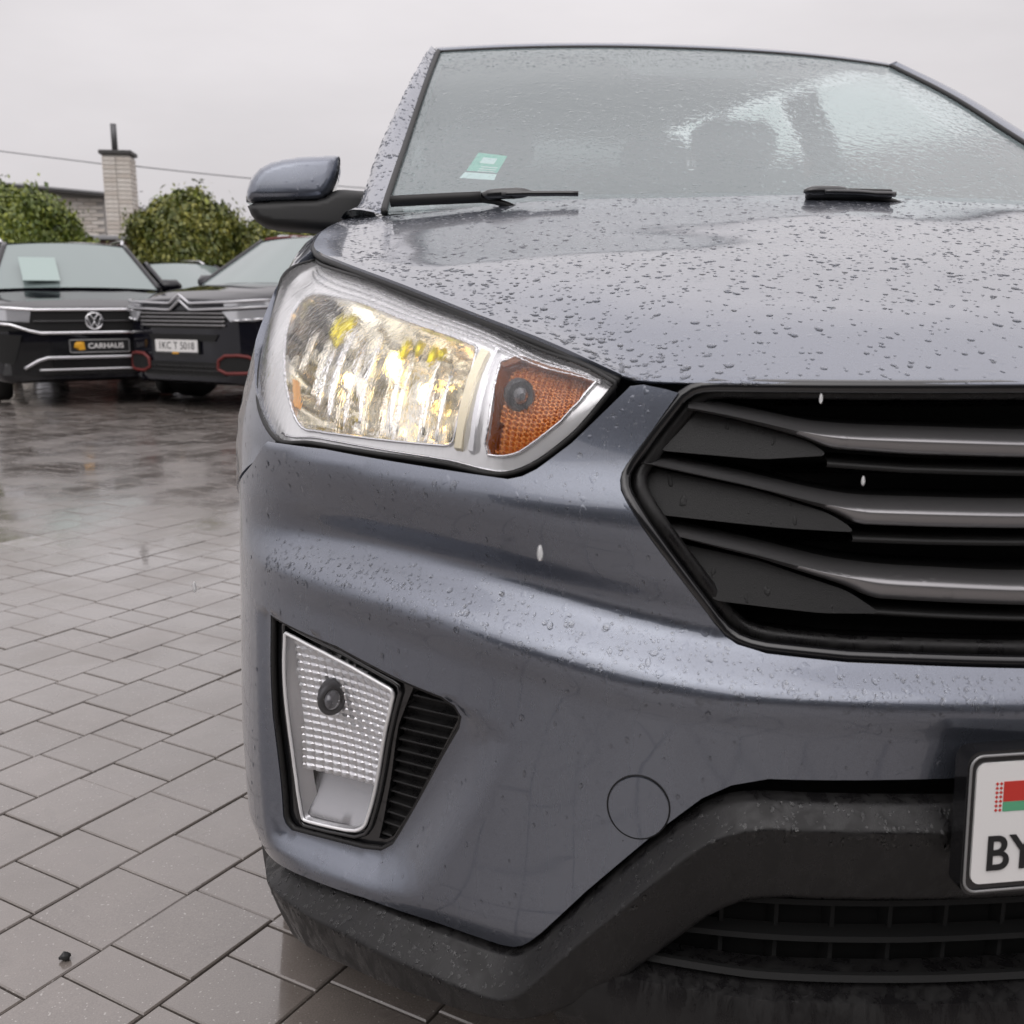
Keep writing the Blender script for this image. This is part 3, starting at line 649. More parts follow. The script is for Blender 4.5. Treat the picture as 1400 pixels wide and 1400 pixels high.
for g_ in (-1,1):
    fen=panel('fender',FEN,[],.02,lambda Y,z:flank(Y,z,g_),M['paint'],car,lip=.01,ref=(g_,0,0))
    for nm,y0,y1 in (('front_door',1.368,2.36),('rear_door',2.37,3.25),('rear_quarter',3.26,4.15)):
        ys=np.linspace(y0,y1,24);zs=np.linspace(0,1,26);Y,Zz=np.meshgrid(ys,zs,indexing='ij');Zz=.30+(Ztop(Y)-.004-.30)*Zz
        d_=gridmesh(nm,flank(Y.ravel(),Zz.ravel(),g_).reshape(24,26,3),M['paint'],car,(g_,0,0),lip=.01)
        if nm!='rear_quarter':
            V,F=bbox((g_*.905,y1-.15,.97),(.012,.09,.012),.008);mesh('door_handle',V,F,M['paint'],d_)
# ---- windscreen, frame, roof
uu=np.linspace(-1,1,61);vv=np.linspace(0,1,41);U,Vv=np.meshgrid(uu,vv,indexing='ij')
ws=gridmesh('windshield',wind(U.ravel(),Vv.ravel()).reshape(61,41,3),M['windscreen'],car,(0,-1,1));ws['label']='rain-covered windshield, hazy grey green'
CLR=[(-.955,.10),(-.975,.331),(-.975,.528),(-.978,.846),(-.965,.955),(-.36,.955),(-.31,.90),(-.273,.80),(-.24,.775),(.16,.775),(.20,.80),(.24,.90),(.30,.955),(.965,.955),(.978,.846),(.975,.331),(.955,.10)]
panel('windshield_border',[(-1,0),(1,0),(1,1),(-1,1)],[rnd(CLR,k=1)],.05,lambda u,v:wind(u,v,-.005),M['frit'],ws,lip=0,ref=(0,-1,1))
for g_ in (-1,1):
    v_=np.linspace(0,1,40);P=wind(np.full(40,g_),v_)+[g_*.004,-.002,.002];V,F=tubeVF(P,.0055,8);mesh('windshield_seal',V,F,M['rubber'],ws)
u_=np.linspace(-1,1,60);P=wind(u_,np.ones(60))+[0,.004,.001];V,F=tubeVF(P,.005,8);mesh('windshield_seal',V,F,M['rubber'],ws)
# A-pillars
PO=catmull([(.775,1.02,1.108),(.742,1.12,1.132),(.709,1.30,1.241),(.651,1.50,1.376),(.604,1.65,1.465),(.557,1.80,1.545)],10);PI=np.stack([np.interp(np.linspace(0,1,len(PO)),_wl,_WE[:,k]) for k in range(3)],-1)
for g_ in (-1,1):
    P=np.zeros((len(PO),7,3))
    for j,t_ in enumerate(np.linspace(0,1,7)):
        c=PI+(PO-PI)*t_;c=c+np.array([.35,-.25,.25])*(.040*math.sin(math.pi*t_)) ;c[:,0]+=.007*(1-t_);P[:,j]=c*[g_,1,1]
    P=np.concatenate([P,(PO*[g_,1,1]+[-g_*.01,.05,0])[:,None]],1)
    pil_=gridmesh('windshield_pillar',P,M['paint'],car,(g_,-1,.6))
    if g_<0: PILP,PILN,PILO=P.copy(),grid_normals(P,(g_,-1,.6)),pil_
# roof
U,Wv=np.meshgrid(np.linspace(-1,1,41),np.concatenate([[0,.0015,.003,.006,.010,.018,.03,.045],np.linspace(.06,1,32)]),indexing='ij')
def roof(u,w_,off=0.):
    hd=wind(u,np.ones_like(u));Y=hd[:,1]+.006+(4.02-hd[:,1])*w_;xe=np.interp(w_,[0,.15,.5,1],[.556,.575,.58,.52]);q=1-np.abs(u)**2.4
    z=np.interp(w_,[0,.003,.010,.03,.06,.25,.55,.85,1.],[0,.011,.018,.024,.028,.036,.038,.01,-.05]);return np.stack([u*xe,Y,hd[:,2]-(.014)*q*0+z-.02*w_*(1-q)+off],-1)
gridmesh('roof',roof(U.ravel(),Wv.ravel()).reshape(41,40,3),M['paint'],car,(0,0,1),lip=.02)
gridmesh('headliner',roof(U.ravel()*.97,Wv.ravel(),-.035).reshape(41,40,3),M['headliner'],car,(0,0,-1))
for g_ in (-1,1):
    # side glass and pillars
    sg=[]
    for y0,y1,t0,t1 in ((1.42,2.34,1.90,2.34),(2.63,3.12,2.63,3.10),(3.30,3.80,3.24,3.60)):
        pts=np.array([[g_*.745,y0,1.118],[g_*.745,y1,1.13],[g_*.588,t1,1.50],[g_*.580,t0,1.495]]);mid=pts.mean(0)+[g_*.02,0,0]
        a,b,c,d=pts;P=np.array([[a+(b-a)*i/8+((d+(c-d)*i/8)-(a+(b-a)*i/8))*j/6+np.array([g_*.008*math.sin(math.pi*j/6),0,0]) for j in range(7)] for i in range(9)])
        gridmesh('side_window',P,M['side_glass'],car,(g_,0,.3))
    for ya,yb in ((2.345,2.62),(3.13,3.29)):
        P=np.array([[np.array([g_*(.748-.16*t_+.008*math.sin(math.pi*t_)),ya+(yb-ya)*k,1.115+.39*t_]) for t_ in np.linspace(0,1,8)] for k in (0,.5,1)]);gridmesh('door_pillar',P,M['gloss_black'],car,(g_,0,.3))
    V,F=tubeVF(np.array([[g_*.545,1.84,1.545],[g_*.562,2.2,1.535],[g_*.568,2.8,1.53],[g_*.56,3.5,1.515],[g_*.53,3.95,1.45],[g_*.60,4.1,1.15]]),.018,8);mesh('roof_edge_trim',V,F,M['paint'],car)
tail=mesh('tailgate',[(-.72,4.16,.35),(.72,4.16,.35),(.70,4.17,1.12),(-.70,4.17,1.12)],[(0,1,2,3)],M['paint'],car,smooth=False)
mesh('rear_window',[(-.70,4.165,1.13),(.70,4.165,1.13),(.50,4.02,1.52),(-.50,4.02,1.52)],[(0,1,2,3)],M['privacy_glass'],car,smooth=False)
mesh('floor_pan',[(-.86,1.2,.22),(.86,1.2,.22),(.86,4.15,.25),(-.86,4.15,.25)],[(0,1,2,3)],M['void'],car,smooth=False)
mesh('firewall',[(-.86,1.20,.22),(.86,1.20,.22),(.72,1.10,1.06),(-.72,1.10,1.06)],[(0,1,2,3)],M['void'],car,smooth=False)
# cowl
P=np.stack([np.stack([x*np.linspace(-1,1,40),np.full(40,y)-.12*(1-np.linspace(-1,1,40)**2),np.full(40,z)],-1) for x,y,z in ((.70,1.00,1.095),(.71,1.05,1.108),(.69,1.10,1.09))]);gridmesh('cowl',P,M['plastic'],car,(0,0,1))
# interior
dash=MB().add(*bbox((0,1.36,1.03),(.69,.22,.055),.05)).build('dashboard',M['interior'],car)
V,F=bbox((.37,1.42,1.095),(.19,.10,.03),.03);mesh('instrument_hood',V,F,M['interior'],dash)
a_=np.linspace(0,2*math.pi,40,endpoint=False);P=np.stack([.37+.18*np.cos(a_),1.70-.07*np.sin(a_),1.03+.165*np.sin(a_)],-1);V,F=tubeVF(P,.014,8,True);sw=mesh('steering_wheel',V,F,M['interior'],car);V,F=bbox((.37,1.69,1.03),(.09,.03,.05),.02);mesh('wheel_hub',V,F,M['interior'],sw);V,F=bbox((.37,1.69,1.03),(.17,.012,.018),.01);mesh('spoke',V,F,M['interior'],sw)
for x,y in ((-.36,2.12),(.36,2.12),(-.36,2.98),(.36,2.98)):
    st=MB().add(*bbox((x,y-.25,.62),(.24,.27,.09),.06)).build('seat',M['seat_fabric'],car)
    P=[np.array([[x+u*(.24-.05*max(0,k-.6)),y+.05+.18*k+.04*u*u,.68+.58*k] for u in np.linspace(-1,1,9)]) for k in np.linspace(0,1,7)];gridmesh('backrest',np.array(P),M['seat_fabric'],st,(0,-1,0),lip=.10)
    V,F=bbox((x,y+.25,1.33),(.13,.05,.085),.045);mesh('headrest',V,F,M['seat_fabric'],st)
V,F=bbox((-.04,1.66,1.47),(.11,.02,.033),.018);mesh('rear_view_mirror',V,F,M['interior'],car)
# wipers
for u0,u1,ua,hd,vb in ((-.99,-.79,-.40,-.74,.085),(-.06,.10,.55,-.02,.015)):
    us=np.linspace(u0,ua,24);P=wind(us,np.interp(us,[u0,u1,ua],[vb,vb-.01,0.]))+[0,-.012,.012];P[:,2]-=.045*smooth((us-u1)/(.30*(ua-u1)+.08));V,F=tubeVF(P,.0055,8);wp=mesh('wiper',V,F,M['rubber'],car)
    us=np.linspace(hd-.05,hd+.06,8);P=wind(us,np.interp(us,[hd-.05,hd,hd+.06],[vb+.01,vb+.045,vb+.042]))+[0,-.02,.018];V,F=tubeVF(P,[.003,.008,.009,.009,.009,.009,.008,.004],8);mesh('blade_clip',V,F,M['gloss_black'],wp)
    us=np.linspace(hd-.005,hd+.16,12);P=wind(us,np.interp(us,[hd-.005,hd+.06,hd+.16],[vb+.055,vb+.045,vb-.06]))+[0,-.028,.016];V,F=tubeVF(P,.0045,8);mesh('wiper_arm',V,F,M['gloss_black'],wp)
    us=np.linspace(u0,u0+.20,8);P=wind(us,np.full(8,vb+.007))+[0,-.016,.016];V,F=tubeVF(P,.0085,8);mesh('wiper_spoiler',V,F,M['rubber'],wp)
# inspection sticker inside the glass
def patch(name,q,m,parent,off):
    q=np.array(q);P=np.array([[q[0]+(q[1]-q[0])*i/4+((q[3]+(q[2]-q[3])*i/4)-(q[0]+(q[1]-q[0])*i/4))*j/4 for j in range(5)] for i in range(5)]);X=wind(P[...,0].ravel(),P[...,1].ravel(),off).reshape(5,5,3);return gridmesh(name,X,m,parent,(0,-1,1))
sk=patch('inspection_sticker',[(-.799,.437),(-.722,.421),(-.749,.360),(-.827,.373)],M['sticker_green'],car,-.0045);sk['label']='green inspection sticker on the windshield'
patch('sticker_strip',[(-.830,.368),(-.750,.356),(-.756,.334),(-.842,.347)],M['sticker_white'],sk,-.0045)
patch('sticker_emblem',[(-.785,.418),(-.748,.411),(-.757,.391),(-.795,.398)],M['sticker_white'],sk,-.0035)
for k in range(3): patch('sticker_line',[(-.79-.004*k,.386-.0075*k),(-.748-.003*k,.379-.0075*k),(-.749-.003*k,.376-.0075*k),(-.791-.004*k,.383-.0075*k)],M['sticker_white'],sk,-.0035)
# door mirrors
CAP=rnd([(.950,1.147),(.951,1.168),(.941,1.196),(.916,1.221),(.87,1.234),(.800,1.240),(.780,1.241),(.776,1.232),(.782,1.196),(.796,1.166),(.812,1.153),(.84,1.150)],k=1)
HOU=rnd([(.951,1.153),(.86,1.158),(.812,1.161),(.796,1.172),(.780,1.178),(.74,1.176),(.70,1.175),(.70,1.103),(.76,1.100),(.85,1.101),(.915,1.106),(.938,1.120)],k=1)
for g_ in (-1,1):
    def inflate(poly,y0,depth,rad):
        zc_=float(np.mean([q_[1] for q_ in poly]))
        def fn(x,z):
            d=np.clip(-polydist(poly,x,z)/rad,0,1);q=1-((x-.862)/.11)**2*.5-((z-zc_)/.07)**2*.4;return np.stack([x*g_,y0-depth*.55*np.sqrt(np.clip(1-(1-d)**2,0,1))-depth*.45*q,z],-1)+np.stack([0*x,(z-1.15)*.22,0*x],-1)
        return fn
    mir=panel('door_mirror',CAP,[],.006,inflate(CAP,1.268,.062,.020),M['paint'],car,lip=.07,ref=(0,-1,0),lipdir=(0,1,0))
    panel('mirror_base',HOU,[],.006,inflate(HOU,1.266,.055,.016),M['rubber'],mir,lip=.08,ref=(0,-1,0),lipdir=(0,1,0))
    V,F=bbox((g_*.86,1.335,1.172),(.070,.004,.040),.003);mesh('mirror_glass',V,F,M['chrome'],mir)
    V,F=bbox((g_*.75,1.32,1.135),(.055,.05,.032),.025);mesh('mirror_foot',V,F,M['gloss_black'],mir)
# wheels
def lathe(prof,n,c,axis_g):
    V=[];F=[];k=len(prof)
    for i in range(n):
        a=2*math.pi*i/n
        for x,r in prof: V.append((c[0]+axis_g*x,c[1]+r*math.cos(a),c[2]+r*math.sin(a)))
    for i in range(n):
        for j in range(k-1): F.append((i*k+j,((i+1)%n)*k+j,((i+1)%n)*k+j+1,i*k+j+1))
    return V,F
for g_ in (-1,1):
    for yc in (.86,3.45):
        xo=.906 if yc<2 else .885
        c=(g_*(xo-.215),yc,.342);V,F=lathe([(0,.22),(0,.30),(.02,.332),(.05,.340),(.165,.340),(.195,.332),(.212,.30),(.215,.26),(.208,.22)],64,c,g_);wh=mesh('wheel',V,F,M['tyre'],car);sharp(wh,30)
        V,F=lathe([(.19,.222),(.17,.21),(.15,.19),(.16,.06),(.17,.0)],32,c,g_);mesh('rim',V,F,M['rim'],wh)
        mb=MB()
        for k in range(56):
            a=2*math.pi*k/56;V,F=bbox((0,0,0),(.085,.011,.003),.002);V=np.array(V);y_=V[:,1];z_=V[:,2]+.340;V=np.c_[c[0]+g_*(V[:,0]+.108),c[1]+y_*math.cos(a)-z_*math.sin(a),c[2]+y_*math.sin(a)+z_*math.cos(a)];mb.add(V,F)
        mb.build('tread',M['tyre'],wh,smooth=False)
        V,F=lathe([(.16,.375),(.02,.375),(-.16,.375)],40,c,g_);V=np.array(V);mesh('wheel_well',V,F,M['void'],car)

# ---- headlights
MAIN=[(.828,.57),(.836,.715),(.800,.806),(.705,.842),(.49,.832),(.375,.820),(.361,.79),(.355,.553),(.359,.184),(.366,.13),(.385,.115),(.49,.094),(.650,.070),(.685,.10),(.718,.18),(.764,.305)]
TURN=[(.317,.900),(.197,.930),(.075,.945),(.070,.88),(.127,.372),(.235,.171),(.250,.155),(.274,.138),(.305,.126),(.303,.384)]
def lensg(a,b,off,g_): 
    p=lens(a,b,np.broadcast_to(np.asarray(off,float),np.shape(np.atleast_1d(a)))); return p if g_<0 else p*[-1,1,1]
RIM_=[(0.012,.5)]
for g_ in (-1,1):
    mx=lambda P:P if g_<0 else P*[-1,1,1]
    an=np.linspace(0.002,1,90);bn=np.linspace(0,1,44);A_,B_=np.meshgrid(an,bn,indexing='ij')
    hl=gridmesh('headlight',lensg(A_.ravel(),B_.ravel(),-.115,g_).reshape(90,44,3)*[1,1,1],M['void'],car,(0,-1,0));hl['label']='lit headlight with fluted reflector and amber turn lamp' if g_<0 else 'headlight with amber turn lamp'
    gridmesh('lens',lensg(A_.ravel(),B_.ravel(),0.,g_).reshape(90,44,3),M['lamp_lens'],hl,(g_*.4,-.7,.5))
    an=np.concatenate([np.linspace(.0,1,80)])
    outer=[(.01,.05),(.01,.95)]+[(a,.985) for a in np.linspace(.05,.985,24)]+[(a,.015) for a in np.linspace(.985,.05,24)]
    panel('bezel',outer,[rnd(MAIN,k=1),rnd(TURN,k=1)],.02,lambda a,b:lensg(a,b,-.013,g_),M['bezel'],hl,lip=.006,ref=(g_*.4,-.7,.5))
    for poly,off,rr in ((rnd(MAIN,k=1),-.011,.0016),(rnd(TURN,k=1),-.011,.0014)):
        q=resample(poly,.012);V,F=tubeVF(lensg(q[:,0],q[:,1],off,g_),rr,6,True);mesh('bezel_rim',V,F,M['chrome'],hl)
    for bb_ in (.955,.915,.875):
        aa=np.linspace(.05,.93,70);V,F=tubeVF(lensg(aa,np.full(70,bb_),-.0105,g_),.0011,6);mesh('bezel_rib',V,F,M['chrome'],hl)
    aa=np.linspace(.12,.74,60);V,F=tubeVF(lensg(aa,np.full(60,.045),-.0105,g_),.0012,6);mesh('bezel_rib',V,F,M['chrome'],hl)
    # side wall closing the gap between lens edge and housing
    edge=[(a,1.) for a in np.linspace(.002,1,60)]+[(1.,b) for b in np.linspace(.95,.05,10)]+[(a,0.) for a in np.linspace(1,.002,60)]
    ea=np.array(edge);A0=lensg(ea[:,0],ea[:,1],0.,g_);A1=lensg(ea[:,0],ea[:,1],-.115,g_);n=len(ea);V=np.vstack([A0,A1]);mesh('housing_wall',V,[(i,(i+1)%n,n+(i+1)%n,n+i) for i in range(n)],M['rubber'],hl)
    V,F=tubeVF(A0+[0,.002,0],.0028,6,True);mesh('lens_gasket',V,F,M['rubber'],hl)
    def bowl(name,poly,depth,m,flute,shrink,cen,nr=9):
        q=resample(rnd(poly,k=1),.02);c=np.array(cen);rings=[];nq=len(q)
        for t_ in np.linspace(0,1,nr):
            sc=1-shrink*t_**1.6;w_=c+(q-c)*sc;off=-.014-depth*(1-(1-t_)**1.7)
            P=lensg(w_[:,0],w_[:,1],off,g_)
            if flute: P=P+np.array([0,1,0])*(.0035*np.cos(q[:,0]*130)*math.sin(math.pi*min(1,t_+.2)))[:,None]
            rings.append(P)
        cc=lensg([c[0]],[c[1]],-.014-depth*1.02,g_)[0];V=np.vstack(rings+[cc[None]]);F=[(k*nq+i,k*nq+(i+1)%nq,(k+1)*nq+(i+1)%nq,(k+1)*nq+i) for k in range(nr-1) for i in range(nq)]+[((nr-1)*nq+i,(nr-1)*nq+(i+1)%nq,nr*nq) for i in range(nq)]
        return mesh(name,V,F,M[m],hl)
    bowl('reflector',MAIN,.085,'reflector',True,.55,(.56,.47))
    bowl('turn_reflector',TURN,.045,'amber',False,.55,(.24,.52))
    # fluted optic inside the main lamp: vertical half-round ribs, one mesh each
    for k,a_ in enumerate(np.linspace(.385,.765,22)):
        bt=np.interp(a_,[.36,.70,.80],[.72,.74,.55]);bb=np.interp(a_,[.36,.66,.75],[.18,.16,.36]);bs=np.linspace(bb,bt,14);P=lensg(np.full(14,a_),bs,-.055-.02*math.sin(k*1.7),g_)
        V,F=tubeVF(P,np.interp(np.linspace(0,1,14),[0,.1,.9,1],[.001,.0030,.0030,.001]),6);mesh('optic_rib',V,F,M['reflector_plain'] if k%3 else M['reflector'],hl)
    for (a_,b_,off,rad,m_) in ((.545,.60,-.060,.0105,'lit'),(.625,.42,-.050,.0055,'lit_small'),(.47,.50,-.062,.007,'lit_small')):
        c=lensg([a_],[b_],off,g_)[0];V=[];F=[]
        for i in range(9):
            th=math.pi*i/8
            for k in range(12): V.append(c+rad*np.array([math.sin(th)*math.cos(k*math.pi/6),math.sin(th)*math.sin(k*math.pi/6),1.5*math.cos(th)]))
        F=[(i*12+k,i*12+(k+1)%12,(i+1)*12+(k+1)%12,(i+1)*12+k) for i in range(8) for k in range(12)];mesh('bulb',V,F,M[m_] if g_<0 else M['bulb_glass'],hl)
    # amber strips and chrome divider
    for ab,m_,o0,o1 in (([(.716,.19),(.738,.31),(.730,.32),(.704,.19)],'amber_pale',-.022,-.014),([(.353,.80),(.338,.805),(.344,.115),(.357,.11)],'cream',-.016,-.006),([(.330,.86),(.324,.86),(.322,.115),(.330,.115)],'chrome',-.016,-.005)):
        extrude('lamp_trim',ab,lambda a,b,o:lensg(a,b,o,g_),M[m_],hl,o0,o1)
    for k,(a_,b0_,b1_) in enumerate(((.700,.60,.77),(.672,.55,.78),(.655,.66,.78),(.512,.60,.76),(.485,.66,.77),(.455,.62,.77),(.440,.68,.77))):  # yellow reflection inside the lamp, painted as coloured strips
        bs=np.linspace(b0_,b1_,8);P=lensg(np.full(8,a_),bs,-.034,g_);V,F=tubeVF(P,[.001,.003,.0045,.005,.005,.0045,.004,.002],6);mesh('reflection_strip',V,F,M['yellow_reflection'],hl)
    # turn-lamp prism grid
    ga=np.linspace(.08,.31,40);gb=np.linspace(.14,.90,44);A_,B_=np.meshgrid(ga,gb,indexing='ij');ins=polydist(rnd(TURN,k=1),A_.ravel(),B_.ravel())<-.012
    off=-.026-.0035*((np.arange(40)%2)[:,None]*(np.arange(44)%2)[None,:]);P=lensg(A_.ravel(),B_.ravel(),off.ravel(),g_);ii=ins.reshape(40,44)
    F=[(i*44+j,(i+1)*44+j,(i+1)*44+j+1,i*44+j+1) for i in range(39) for j in range(43) if ii[i,j] and ii[i+1,j] and ii[i,j+1] and ii[i+1,j+1]];mesh('turn_prism',P,F,M['amber_prism'],hl,smooth=False)
    c=lensg([.263],[.597],-.018,g_)[0]
    for rad,dz,m_,nm in ((.0155,0,'bulb_socket','turn_socket'),(.0085,-.006,'bulb_glass','turn_bulb')):
        a_=np.linspace(0,2*math.pi,28,endpoint=False);V=[];F=[]
        for k,(rr,dd) in enumerate(((1.,.012),(1.,.002),(.85,-.002),(.4,-.003 if nm=='turn_socket' else -.007))):
            V+=[c+np.array([rr*rad*math.cos(q)*.9,dd+dz,rr*rad*math.sin(q)]) for q in a_]
        F=[(k*28+i,k*28+(i+1)%28,(k+1)*28+(i+1)%28,(k+1)*28+i) for k in range(3) for i in range(28)]+[tuple(84+i for i in range(28))];o=mesh(nm,V,F,M[m_],hl);sharp(o,50)

# ---- fog lamps
FOG_LAMP=[(.9483,.614),(.9444,.617),(.8589,.6044),(.7921,.5872),(.7863,.5845),(.7853,.577),(.8109,.514),(.8532,.4076),(.8604,.3973),(.8744,.3902),(.9131,.3863),(.9488,.3841),(.954,.3871),(.9596,.429),(.9573,.5154)]
SLZ=[(.7690,.5945),(.7374,.5905),(.7165,.5850),(.7105,.5734),(.7140,.5594),(.8155,.400),(.8307,.3890),(.8440,.3890)]
cen=np.array([.897,.49])
def inset(P,k): P=np.array(P);c=P.mean(0);return c+(P-c)*k
for g_ in (-1,1):
    ff=lambda s,z,o=0.:fogsurf(np.asarray(s,float)*g_,z,o)
    fl=panel('fog_lamp',inset(POCKET_IN,1.0),[inset(FOG_LAMP,1.03),rnd(SLZ,k=1)],.012,lambda s,z:ff(s,z,-.008),M['gloss_black'],car,lip=.03,ref=(0,-1,0));fl['label']='clear fog lamp in a black surround with slats'
    ol=resample(inset(POCKET_IN,.992),.01);V,F=tubeVF(ff(ol[:,0],ol[:,1],-.004),.0035,8,True);mesh('surround_rim',V,F,M['plastic'],fl)
    ol=resample(inset(FOG_LAMP,1.075),.008);V,F=tubeVF(ff(ol[:,0],ol[:,1],-.006),.0028,8,True);mesh('lamp_rim',V,F,M['gloss_black'],fl)
    panel('backing',inset(POCKET_IN,.99),[],.03,lambda s,z:ff(s,z,-.062),M['void'],fl,lip=0,ref=(0,-1,0))
    # louvre slats
    for k in range(14):
        zc=.583-.0146*k;xs=np.linspace(.69,.86,171);ins=polydist(rnd(SLZ,k=1),xs,np.full(171,zc))<0
        if ins.sum()<4: continue
        a,b=xs[ins][0],xs[ins][-1];s=np.linspace(a,b,8);P=np.zeros((8,5,3))
        for j,(o,dz) in enumerate(((-.050,.004),(-.0125,.0005),(-.0105,-.0012),(-.012,-.003),(-.050,-.0035))): P[:,j]=ff(s,zc+dz+(s-.79)*.04,o)
        gridmesh('slat',P,M['plastic'],fl,(0,-1,.3))
    panel('slat_backing',SLZ,[],.02,lambda s,z:ff(s,z,-.020),M['plastic'],fl,lip=0,ref=(0,-1,0))
    # lamp: bowl, facets, bulb, lens
    q=resample(rnd(FOG_LAMP,k=1),.006);c=q.mean(0);nq=len(q);rings=[]
    for t_ in np.linspace(0,1,7):
        w_=c+(q-c)*(1-.10*t_**1.3);rings.append(ff(w_[:,0],w_[:,1],-.006-.016*t_))
    mesh('lamp_bowl',np.vstack(rings),[(k*nq+i,k*nq+(i+1)%nq,(k+1)*nq+(i+1)%nq,(k+1)*nq+i) for k in range(6) for i in range(nq)],M['lamp_shell'],fl)
    ns,nz=61,105;gs=np.linspace(.785,.962,ns);gz=np.linspace(.382,.618,nz);S_,Z_=np.meshgrid(gs,gz,indexing='ij');fin=inset(FOG_LAMP,.94);ii=(polydist(fin,S_.ravel(),Z_.ravel())<0).reshape(ns,nz)&(Z_>.447)
    tri=lambda k,n:np.abs(((k%n)/n)*2-1)
    hgt=-.030+.012*((S_-.875)/.085)**2+.010*((Z_-.53)/.09)**2+.0030*(1-np.maximum(tri(np.arange(ns),4)[:,None]**2,tri(np.arange(nz),4)[None,:]**2))+.25*((S_-.893)**2)*4*0-.018*np.clip((Z_-.50)/.1,-1,1)**2*0
    P=ff(S_.ravel(),Z_.ravel(),hgt.ravel());F=[(i*nz+j,(i+1)*nz+j,(i+1)*nz+j+1,i*nz+j+1) for i in range(ns-1) for j in range(nz-1) if ii[i,j] and ii[i+1,j] and ii[i,j+1] and ii[i+1,j+1]];mesh('lamp_facets',P,F,M['facet'],fl,smooth=False)
    panel('lamp_floor',inset(FOG_LAMP,.97),[],.01,lambda s,z:ff(s,z,-.036+.026*np.clip((.452-z)/.06,0,1)**1.5),M['lamp_floor'],fl,lip=0,ref=(0,-1,0))
    c=ff([.8881],[.5496],-.017)[0];V=[];F=[]
    for nm,rad,m_,prof in (('bulb_shield',.0195,'bulb_socket',((1.,.014),(1.,0.),(.90,-.004),(.62,-.005),(.60,.004))),('bulb',.0115,'bulb_glass',((1.,.006),(1.,-.004),(.8,-.010),(.4,-.0135),(.05,-.0145)))):
        V=[];a_=np.linspace(0,2*math.pi,30,endpoint=False)
        for rr,dd in prof: V+=[c+np.array([rr*rad*math.cos(q_)*.86+g_*.5*rr*rad*math.cos(q_)*0,dd+.5*rr*rad*math.cos(q_)*-g_,rr*rad*math.sin(q_)]) for q_ in a_]
        F=[(k*30+i,k*30+(i+1)%30,(k+1)*30+(i+1)%30,(k+1)*30+i) for k in range(len(prof)-1) for i in range(30)];o=mesh(nm,V,F,M[m_],fl)
    panel('lens',rnd(FOG_LAMP,k=1),[],.008,lambda s,z:ff(s,z,-.003+.006*np.clip(-polydist(FOG_LAMP,np.abs(s),z)/.03,0,1)),M['fog_lens'],fl,lip=.012,ref=(0,-1,0))
    ol=resample(rnd(FOG_LAMP,k=1),.006);V,F=tubeVF(ff(ol[:,0],ol[:,1],-.003),.0022,8,True);mesh('lens_edge',V,F,M['bezel'],fl)

# ---- number plate
def rrect(x0,x1,z0,z1,r,n=6):
    P=[]
    for cx,cz,a0 in ((x1-r,z1-r,0),(x0+r,z1-r,90),(x0+r,z0+r,180),(x1-r,z0+r,270)): P+=[(cx+r*math.cos(R(a0+90*k/n)),cz+r*math.sin(R(a0+90*k/n))) for k in range(n+1)]
    return P
py=lambda x,z,o:np.stack([np.asarray(x)+0*z,-.010-np.asarray(o)+0*z+(np.asarray(z)-.53)*.05,np.asarray(z)+0*x],-1)
np_=extrude('number_plate',rrect(-.2400,.2785,.4660,.5975,.012),py,M['gloss_black'],car,-.016,.002);np_['label']='white number plate with flag in a black holder'
extrude('plate_blank',rrect(-.232,.268,.4770,.5873,.009),py,M['plate_white'],np_,.002,.0042)
fr=np.array(rrect(-.2375,.2735,.4700,.5940,.011));V,F=tubeVF(py(fr[:,0],fr[:,1],.0035),.0013,6,True);mesh('plate_frame',V,F,M['plate_frame_grey'],np_)
for (x0,x1,z0,z1,m_,nm) in ((-.2065,-.158,.5520,.5702,'flag_red','flag_red'),(-.2065,-.158,.5430,.5516,'flag_green','flag_green')):
    extrude(nm,[(x0,z0),(x1,z0),(x1,z1),(x0,z1)],py,M[m_],np_,.0042,.0046)
for k in range(7):                                   # embroidery ornament: red lozenges along the hoist
    for j in (0,1):
        cx,cz=-.2127+.0038*j,.5445+.0040*k;r_=.0016;extrude('flag_ornament',[(cx-r_,cz),(cx,cz-r_),(cx+r_,cz),(cx,cz+r_)],py,M['flag_red'],np_,.0042,.0046)
mt=Matrix.Translation((-.1965,-.010+(.5035-.53)*.05-.0050,.5035))@Matrix.Rotation(R(90-2.9),4,'X')
textmesh('plate_letters','BY',.0450,M['ink'],np_,mt,sx=.92,offset=.0006)

